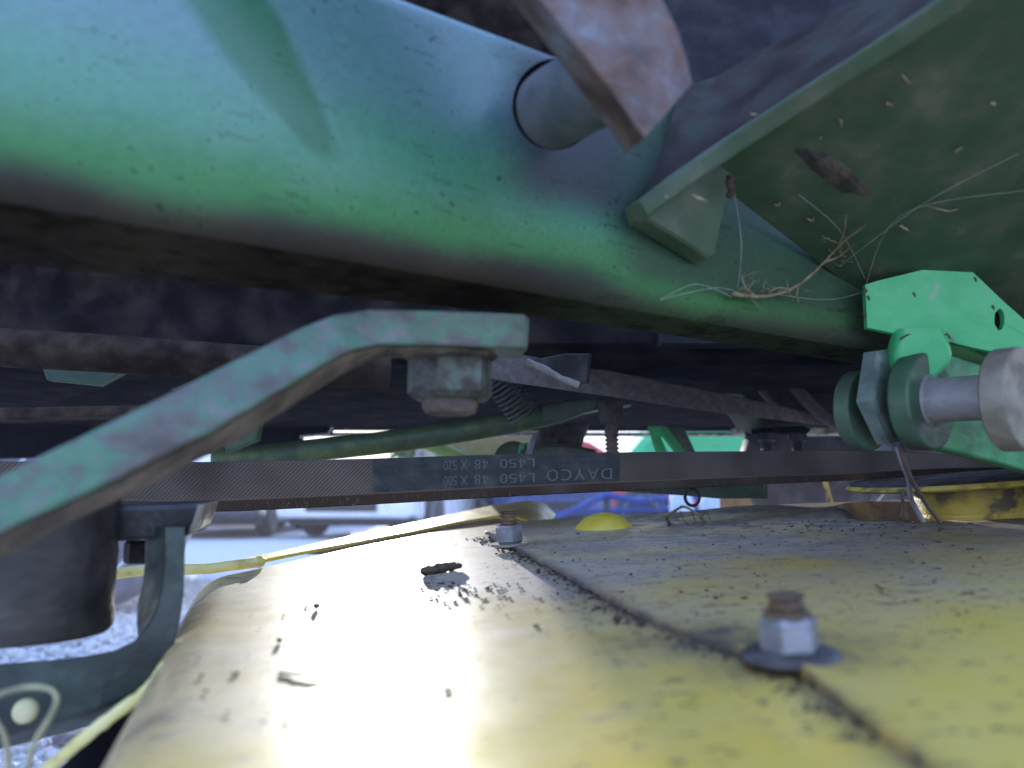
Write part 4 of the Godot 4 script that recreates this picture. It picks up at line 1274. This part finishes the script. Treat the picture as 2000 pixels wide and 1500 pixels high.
func car(at: Vector3, yaw: float, paint: Material, label: String, called := "parked_car", category := "car", tall := 0.0) -> Node3D:
	var t := thing(called, label, category, at, "vehicles parked in the yard")
	var bs := Basis(Vector3.UP, yaw)
	var f := func(l: float, h: float, s: float) -> Vector3: return at + bs * Vector3(l, h, s)
	var side := [[-2.1, .32], [-2.12, .55], [-2.05, .85], [-1.6, .95], [1.1, .95], [1.95, .8], [2.12, .6], [2.1, .28], [1.72, .22], [1.68, .42], [1.45, .6], [1.15, .6], [.92, .42], [.88, .2], [-.88, .2], [-.92, .42], [-1.15, .6], [-1.45, .6], [-1.68, .42], [-1.72, .24]]
	var pts := []
	for q in side: pts.append(f.call(q[0], q[1], .86))
	put("body", slab(pts, bs * Vector3(0, 0, -1.72), .04), paint, t)
	pts = []
	var roof := 1.45 + tall
	for q in [[-1.75, .94], [-1.45, roof - .04], [-1.2, roof], [.1, roof], [.35, roof - .05], [1.15, .94]]: pts.append(f.call(q[0], q[1], .74))
	put("cabin", slab(pts, bs * Vector3(0, 0, -1.48), .05), paint, t)
	for s in [1, -1]:
		pts = []
		for q in [[-1.4, 1.0], [-1.25, roof - .1], [.05, roof - .1], [.8, 1.0]]: pts.append(f.call(q[0], q[1], .745 * s))
		put("window", slab(pts, bs * Vector3(0, 0, -.006 * s), .002), M.glass, t)
		for l in [-1.3, 1.3]: wheel(t, f.call(l, .29, .78 * s), bs * Vector3(0, 0, s), .29, .09, M.tyre, M.rim_steel)
		put("tail_light", box(f.call(-2.09, .68, .68 * s), Vector3(.08, .2, .3), bs, .02), M.red_lens, t)
		put("headlight", box(f.call(2.05, .64, .62 * s), Vector3(.14, .14, .34), bs, .03), M.glass, t)
	for s in [1, -1]: put("reflector", box(f.call(-2.17, .40, .62 * s), Vector3(.05, .16, .34), bs, .02), M.red_lens, t)
	put("rear_bumper", box(f.call(-2.12, .42, 0), Vector3(.12, .2, 1.7), bs, .04), paint, t)
	put("front_bumper", box(f.call(2.1, .36, 0), Vector3(.14, .24, 1.72), bs, .05), paint, t)
	put("grille", box(f.call(2.175, .38, 0), Vector3(.02, .13, .9), bs, .008), M.plastic_black, t)
	put("sill", box(f.call(0, .2, 0), Vector3(3.9, .1, 1.6), bs, .02), M.plastic_black, t)
	return t

func ground_pt(x: float, d: float) -> Vector3:
	var p := P(x, 900, d)
	return Vector3(p.x, 0, p.z)

func build_yard() -> void:
	var b := MB.new()
	var rows := []
	for a in 60:
		var row := PackedVector3Array()
		var r := pow(a / 59.0, 3.0) * 150.0
		for k in 97:
			var an := TAU * k / 96.0
			var p := Vector3(cos(an) * r, 0, sin(an) * r)
			p.y = -.002 + .015 * nz.get_noise_2d(p.x * 30.0, p.z * 30.0) * ss(0.2, 1.5, r)
			row.append(p)
		rows.append(row)
	b.grid(rows)
	struct("gravel_yard", b.mesh(), M.gravel_ground)
	# loose stones where the gap at the left shows them
	var sm := SphereMesh.new()
	sm.radius = 1.0; sm.height = 1.5; sm.radial_segments = 7; sm.rings = 4
	var arr := sm.get_mesh_arrays()
	var vs: PackedVector3Array = arr[Mesh.ARRAY_VERTEX]
	for i in vs.size():
		vs[i] *= 1.0 + .35 * nz.get_noise_3d(vs[i].x * 60.0, vs[i].y * 60.0, vs[i].z * 60.0)
	var mb := MB.new()
	mb.v = vs
	mb.ix = arr[Mesh.ARRAY_INDEX]
	mb.uv.resize(vs.size()); mb.col.resize(vs.size()); mb.col.fill(Color.WHITE)
	var mm := MultiMesh.new()
	mm.transform_format = MultiMesh.TRANSFORM_3D
	mm.mesh = mb.mesh(true)
	mm.instance_count = 16000
	for k in mm.instance_count:
		var d := lerpf(.5, 4.2, pow(rng.randf(), .8))
		var p := Vector3(rng.randf_range(-.95, .1) * d - .1, 0, -d)
		var s := .004 + .011 * pow(rng.randf(), 2.0)
		if rng.randf() < .03: s *= 2.2
		mm.set_instance_transform(k, Transform3D(Basis.from_euler(Vector3(rng.randf() * 6.0, rng.randf() * 6.0, rng.randf() * 6.0)) * Basis.from_scale(Vector3(s, s * rng.randf_range(.5, .9), s * rng.randf_range(.7, 1.2))), p + Vector3.UP * s * .3))
	var o := MultiMeshInstance3D.new()
	o.name = "loose_gravel"
	o.multimesh = mm
	o.material_override = M.stone
	add_child(o)
	tag(o, "pale crushed gravel covering the yard left of the deck", "gravel")
	o.set_meta("kind", "stuff")

	lone("rusty_disc", lathe(Vector3(ground_pt(195, 1.36).x, .012, ground_pt(195, 1.36).z), Vector3(.1, 1, .1), [[.001, 0], [.036, 0], [.038, .003], [.036, .005], [.02, .008], [.001, .008]], 36), M.rust, "rusty round metal disc lying on the gravel, bottom left", "metal disc")

	# utility trailer whose pale wheel shows left
	var at := ground_pt(180, 2.95)
	var t := thing("utility_trailer", "pale trailer with a dusty grey tyre and white spoked steel wheel, left", "trailer", at)
	wheel(t, at + Vector3(0, .385, 0), Vector3(.1, 0, 1), .385, .1, M.tyre_dusty, M.white_paint)
	put("fender", loft(fender(at + Vector3(0, .385, 0), .43, .26)), M.white_paint, t)
	put("bed", box(at + Vector3(-1.0, .62, -.8), Vector3(2.8, .12, 1.3), Basis.IDENTITY, .02), M.white_paint, t)
	put("axle", lathe(at + Vector3(0, .385, -.05), Vector3(0, 0, -1), [[.03, 0], [.03, 1.5]], 14), M.plastic_black, t)

	car(ground_pt(455, 11.0), -PI / 2 + .1, M.dark_paint, "dark car seen end on behind the trailer wheel")
	car(ground_pt(455, 14.5), 2.98, M.silver_paint, "silver car seen from the side with a red tail light", "parked_car", "car", -.3)
	car(ground_pt(805, 11.0), -PI / 2 - .25, M.white_paint, "low white car with a black grille in its rounded bumper", "parked_car", "car", -.42)
	car(ground_pt(960, 12.5), -PI / 2 + .5, M.navy_paint, "dark blue car right of the low white car")
	car(ground_pt(655, 19.0), -PI / 2 + .1, M.red_paint, "small red car half hidden behind the low white car", "parked_car", "car", -.3)
	car(ground_pt(1090, 13.0), .2, M.red_paint, "red car seen from its side, beyond the blue trailer frame")
	# blue trailer frame
	var tb := ground_pt(1200, 7.5)
	t = thing("blue_trailer_frame", "blue steel trailer drawbar frame standing in the yard behind the dome", "trailer", tb)
	put("drawbar", tube([P(1085, 1012, 7.4), P(1135, 990, 7.4), P(1185, 966, 7.5)], .03, 8, 1), M.blue_paint, t)
	put("beam", tube([P(1180, 966, 7.5), P(1245, 978, 7.4), P(1330, 972, 7.4), P(1480, 966, 7.4)], .034, 8, 1), M.blue_paint, t)
	put("beam", tube([P(1150, 1000, 7.8), P(1240, 996, 7.8), P(1420, 992, 7.8)], .03, 8, 1), M.blue_paint, t)
	put("stand", tube([P(1185, 968, 7.5), Vector3(P(1185, 968, 7.5).x, .0, P(1185, 968, 7.5).z)], .03, 8, 1), M.plastic_black, t)
	put("stand", tube([P(1330, 972, 7.5), Vector3(P(1330, 972, 7.5).x, .0, P(1330, 972, 7.5).z)], .03, 8, 1), M.plastic_black, t)
	wheel(t, Vector3(P(1250, 972, 7.9).x, .28, P(1250, 972, 7.9).z), Vector3(0, 0, 1), .28, .09, M.tyre, M.rim_steel)
	var k := 0
	for q in [[1328, 5.0, .075, .47, "left of the eye bolt's ring"], [1395, 5.2, .11, .46, "right of the eye bolt's ring"]]:
		var g := ground_pt(q[0], q[1])
		lone("plastic_drum", lathe(g, Vector3.UP, [[q[2] * .9, 0], [q[2], .03], [q[2], q[3] * .45], [q[2] * 1.04, q[3] * .5], [q[2], q[3] * .55], [q[2], q[3] - .05], [q[2] * .8, q[3]], [q[2] * .2, q[3] + .01]], 22), M.pale_blue, "pale blue plastic drum in the yard, " + str(q[4]), "drum", "pale drums in the yard")
		k += 1
	# green mower beyond the gap
	var g2 := ground_pt(1420, 3.4)
	t = thing("green_mower", "bright green mower hood standing beyond the gap, right of the slotted strut", "mower", g2)
	put("hood", slab([g2 + Vector3(-.55, .52, .3), g2 + Vector3(.5, .5, .3), g2 + Vector3(.5, .85, .3), g2 + Vector3(.1, .86, .3), g2 + Vector3(-.3, .80, .3)], Vector3(0, 0, -.5), .03), M.green_bright, t)
	put("lower_shroud", box(g2 + Vector3(.1, .5, .1), Vector3(1.1, .06, .62), Basis.IDENTITY, .02), M.plastic_black, t)
	wheel(t, g2 + Vector3(.25, .2, .32), Vector3(0, 0, 1), .2, .08, M.tyre, M.yellow)
	wheel(t, g2 + Vector3(.85, .2, .32), Vector3(0, 0, 1), .2, .08, M.tyre, M.yellow)
	# the near yellow wheel rim that fills the gap
	t = thing("front_wheel_shield", "cream curved wheel shield with a lime green edge, seen through the gap", "wheel shield", P(950, 870, 1.15))
	rows = []
	for a in 25:
		var u := a / 24.0
		var row := PackedVector3Array()
		for c in 9:
			var w := c / 8.0
			var x := lerpf(810, 1130, u)
			var y := lerpf(795 + 60.0 * pow(1.0 - u, 2.0), 935, w) - 26.0 * (1.0 - pow(1.0 - u, 2.0)) * (1.0 - w)
			row.append(P(x + w * 95.0 * (1.0 - u), y, 1.12 + .09 * u + .03 * sin(w * PI)))
		rows.append(row)
	b = MB.new()
	b.grid(rows)
	put("shield", b.mesh(), M.cream, t)
	put("lime_edge", tube([P(780, 832, 1.10), P(826, 862, 1.10), P(870, 880, 1.10), P(920, 905, 1.10), P(960, 940, 1.10)], .0095, 10, 5), M.lime, t)
	# a few trees far off
	for q in [[830, 44, 7.0], [2300, 40, 6.2], [250, 46, 8.0], [1500, 48, 8.4], [1900, 42, 7.0], [-150, 40, 6.6]]:
		tree(ground_pt(q[0], q[1]), q[2], q[0])

func fender(c: Vector3, r: float, w: float) -> Array:
	var s := []
	for k in 13:
		var an := PI * k / 12.0
		var o := c + Vector3(cos(an) * r, sin(an) * r, 0)
		s.append(quad4(o + Vector3(0, 0, .12), o + Vector3(cos(an), sin(an), 0) * .02 + Vector3(0, 0, .12), o + Vector3(cos(an), sin(an), 0) * .02 + Vector3(0, 0, .12 - w), o + Vector3(0, 0, .12 - w), .2))
	return s

func tree(at: Vector3, h: float, id: float) -> void:
	var where := {830.0: "seen through the gap left of the wheel shield", 2300.0: "beyond the added dark rear tyre", 250.0: "far behind the silver car", 1500.0: "far off, beyond the green mower", 1900.0: "at the far right of the yard", -150.0: "at the far left of the yard"}
	var t := thing("yard_tree", "leafy green tree " + str(where[float(id)]), "tree", at, "trees beyond the yard")
	put("trunk", tube([at, at + Vector3(.1, h * .3, 0), at + Vector3(-.05, h * .6, .1), at + Vector3(0, h * .9, 0)], .2, 9, 4, .25, .1), M.bark, t)
	var mb := MB.new()
	for k in 900:
		var dirv := Vector3(rng.randfn(), rng.randfn(), rng.randfn()).normalized()
		var c := at + Vector3(0, h * .62, 0) + dirv * Vector3(h * .3, h * .36, h * .3) * pow(rng.randf(), .4) * (1.0 + .4 * nz.get_noise_3d(dirv.x * 90.0 + id, dirv.y * 90.0, dirv.z * 90.0))
		var u := Vector3(rng.randfn(), rng.randfn(), rng.randfn()).normalized() * h * .05
		var w := u.cross(Vector3(rng.randfn(), rng.randfn(), rng.randfn()).normalized()).normalized() * h * .03
		var i0 := mb.add(c - u); var i1 := mb.add(c + w); var i2 := mb.add(c + u); var i3 := mb.add(c - w)
		mb.tri(i0, i1, i2); mb.tri(i0, i2, i3)
	put("crown", mb.mesh(true), M.leaf, t)

# ------------------------------------------------------------------
func _ready() -> void:
	# camera
	var cam := Camera3D.new()
	cam.name = "camera"
	cam.near = 0.01
	cam.far = 400.0
	cam.position = EYE
	cam.rotation.x = deg_to_rad(PITCH)
	var attr := CameraAttributesPhysical.new()
	attr.frustum_focal_length = 24.0
	attr.frustum_focus_distance = 0.46
	attr.exposure_aperture = 7.0
	attr.frustum_near = 0.01
	attr.frustum_far = 400.0
	cam.attributes = attr
	cam.fov = 53.13
	add_child(cam)
	cam.current = true
	# sky, sun, exposure
	var env := Environment.new()
	env.background_mode = Environment.BG_SKY
	var sky := Sky.new()
	var sm := ProceduralSkyMaterial.new()
	sm.sky_top_color = Color(0.54, 0.67, 0.92)
	sm.sky_horizon_color = Color(0.94, 0.96, 1.0)
	sm.sky_curve = 0.16
	sm.sky_energy_multiplier = 1.15
	sm.ground_bottom_color = Color(0.45, 0.45, 0.45)
	sm.ground_horizon_color = Color(0.6, 0.62, 0.65)
	sm.sun_angle_max = 38.0
	sm.sun_curve = 0.4
	sky.sky_material = sm
	env.sky = sky
	env.tonemap_mode = Environment.TONE_MAPPER_LINEAR
	env.tonemap_exposure = 2.35
	env.volumetric_fog_enabled = true
	env.volumetric_fog_density = 0.0
	env.sdfgi_enabled = true
	env.ssao_enabled = true
	env.ssil_enabled = true
	var we := WorldEnvironment.new()
	we.name = "world"
	we.environment = env
	add_child(we)
	var sun := DirectionalLight3D.new()
	sun.name = "sun"
	sun.light_color = Color(1.0, 0.985, 0.965)
	sun.light_energy = 1.05
	sun.light_angular_distance = 0.5
	sun.shadow_enabled = true
	var az := deg_to_rad(-11.0)
	var el := deg_to_rad(8.5)
	var to_sun := Vector3(sin(az) * cos(el), sin(el), -cos(az) * cos(el))
	sun.basis = Basis.looking_at(-to_sun, Vector3.UP)
	add_child(sun)

	rng.seed = 11
	nz.seed = 4
	nz.frequency = 0.02
	nz.fractal_octaves = 4
	for i in range(seam.size()): seam_xz.append(deck_xz(seam[i][0], seam[i][1]))
	make_materials()
	mat("deck_plain", [[0.3, L(.4, .36, .2)], [0.7, L(.52, .46, .12)]], 0.4, 9.0)
	mat("flange", [[0.25, L(.022, .016, .014)], [0.5, L(.042, .033, .03)], [0.7, L(.05, .046, .044)], [0.85, L(.04, .06, .045)]], 0.85, 8.0, {"bump": 0.03, "spec": 0.25})
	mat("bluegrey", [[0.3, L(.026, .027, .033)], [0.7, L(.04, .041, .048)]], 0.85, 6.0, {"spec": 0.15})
	mat("bluegrey_worn", [[0.25, L(.06, .068, .072)], [0.5, L(.095, .105, .112)], [0.75, L(.13, .122, .128)]], 0.5, 12.0, {"bump": 0.03})
	mat("cream_dirty", [[0.3, L(.14, .12, .08)], [0.5, L(.4, .38, .3)], [0.8, L(.55, .53, .45)]], 0.7, 14.0, {"bump": 0.05})
	mat("grey_dust_dark", [[0.3, L(.06, .048, .04)], [0.55, L(.13, .1, .08)], [0.8, L(.2, .16, .13)]], 0.95, 16.0, {"bump": 0.15})
	mat("belt_brown", [[0.3, L(.13, .1, .085)], [0.7, L(.22, .175, .15)]], 0.9, 30.0)
	mat("label", [[0.3, L(.02, .026, .029)], [0.55, L(.03, .037, .04)], [0.75, L(.055, .052, .047)], [0.9, L(.09, .075, .06)]], 0.75, 16.0, {"bump": 0.01})
	mat("pale_steel", [[0.3, L(.3, .36, .42)], [0.7, L(.45, .5, .55)]], 0.5, 12.0)
	mat("rubber", [[0.3, L(.025, .022, .022)], [0.7, L(.06, .05, .048)]], 0.7, 14.0)
	mat("spring", [[0.3, L(.05, .045, .045)], [0.7, L(.1, .09, .085)]], 0.6, 14.0)
	mat("washer_dull", [[0.3, L(.05, .045, .042)], [0.6, L(.1, .095, .09)], [0.85, L(.16, .15, .14)]], 0.85, 18.0, {"bump": 0.05, "spec": 0.2})
	mat("rod_green", [[0.25, L(.03, .055, .025)], [0.55, L(.05, .09, .03)], [0.8, L(.09, .13, .04)]], 0.5, 12.0, {"bump": 0.02})
	mat("clevis", [[0.22, L(.05, .055, .05)], [0.42, L(.045, .095, .058)], [0.65, L(.05, .125, .07)], [0.85, L(.1, .135, .1)]], 0.48, 13.0, {"bump": 0.03})
	mat("under_grime", [[0.25, L(.02, .014, .01)], [0.5, L(.04, .028, .02)], [0.8, L(.07, .05, .036)]], 0.9, 10.0, {"bump": 0.06, "spec": 0.2})
	mat("nut_grimy", [[0.25, L(.028, .022, .018)], [0.5, L(.06, .05, .04)], [0.66, L(.07, .11, .085)], [0.88, L(.11, .15, .13)]], 0.6, 22.0, {"bump": 0.05})
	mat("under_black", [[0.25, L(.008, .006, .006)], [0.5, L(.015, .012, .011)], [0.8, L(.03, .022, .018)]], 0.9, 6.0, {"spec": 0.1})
	mat("nut_green", [[0.25, L(.08, .1, .1)], [0.5, L(.12, .17, .16)], [0.75, L(.16, .22, .2)]], 0.5, 16.0, {"bump": 0.03})
	mat("pin_grey", [[0.25, L(.22, .21, .22)], [0.55, L(.3, .29, .31)], [0.8, L(.36, .35, .37)]], 0.5, 16.0, {"metal": 0.15, "bump": 0.02})
	mat("arm_green", [[0.22, L(.05, .16, .08)], [0.5, L(.05, .27, .11)], [0.8, L(.08, .32, .15)]], 0.48, 13.0, {"bump": 0.02})
	mat("yellow_pale", [[0.22, L(.42, .34, .1)], [0.36, L(.7, .62, .2)], [0.8, L(.78, .72, .32)]], 0.45, 14.0, {"bump": 0.02})
	mat("navy_paint", [[0.2, L(.02, .035, .12)], [0.8, L(.03, .05, .17)]], 0.3, 1.0, {"coat": 0.6, "coat_rough": 0.1})
	mat("drum", [[0.3, L(.022, .02, .02)], [0.6, L(.04, .036, .036)], [0.85, L(.07, .06, .055)]], 0.5, 9.0, {"metal": 0.2, "bump": 0.03})
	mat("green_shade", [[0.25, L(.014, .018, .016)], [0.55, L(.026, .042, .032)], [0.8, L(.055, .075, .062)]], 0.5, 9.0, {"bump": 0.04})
	mat("clip", [[0.3, L(.2, .19, .12)], [0.7, L(.42, .4, .22)]], 0.5, 20.0, {"metal": 0.3})
	mat("twig", [[0.3, L(.2, .13, .06)], [0.7, L(.36, .25, .12)]], 0.85, 30.0, {"bump": 0.05})
	mat("lime", [[0.3, L(.18, .3, .05)], [0.7, L(.26, .38, .08)]], 0.4, 8.0)
	mat("red_paint", [[0.3, L(.4, .03, .03)], [0.7, L(.5, .05, .04)]], 0.3, 1.0)
	flatmat("print_faint", L(.055, .068, .072), 0.85)
	var lf := flatmat("leaf", L(.07, .12, .035), 0.7)
	lf.backlight_enabled = true
	lf.backlight = Color(.2, .3, .1)
	deck_material()
	rail_material()

	build_yard()
	build_deck()
	build_pulley()
	build_tractor()
	build_clevis()
	build_lever()
	build_strap()
	build_belts()
	build_small()
	build_litter()
	# added fog volume in place of lens veil, paling the dark under the machine
	var veil_fog := FogVolume.new()
	veil_fog.name = "veil_haze"
	veil_fog.size = Vector3(1.5, .26, .62)
	veil_fog.position = Vector3(-.05, .40, -.72)
	var fm := FogMaterial.new()
	fm.density = .14
	fm.albedo = Color(.93, .92, .98)
	veil_fog.material = fm
	add_child(veil_fog)
	tag(veil_fog, "thin pale haze volume added for lens veil in the dark gap under the machine", "haze")
	veil_fog.set_meta("kind", "stuff")
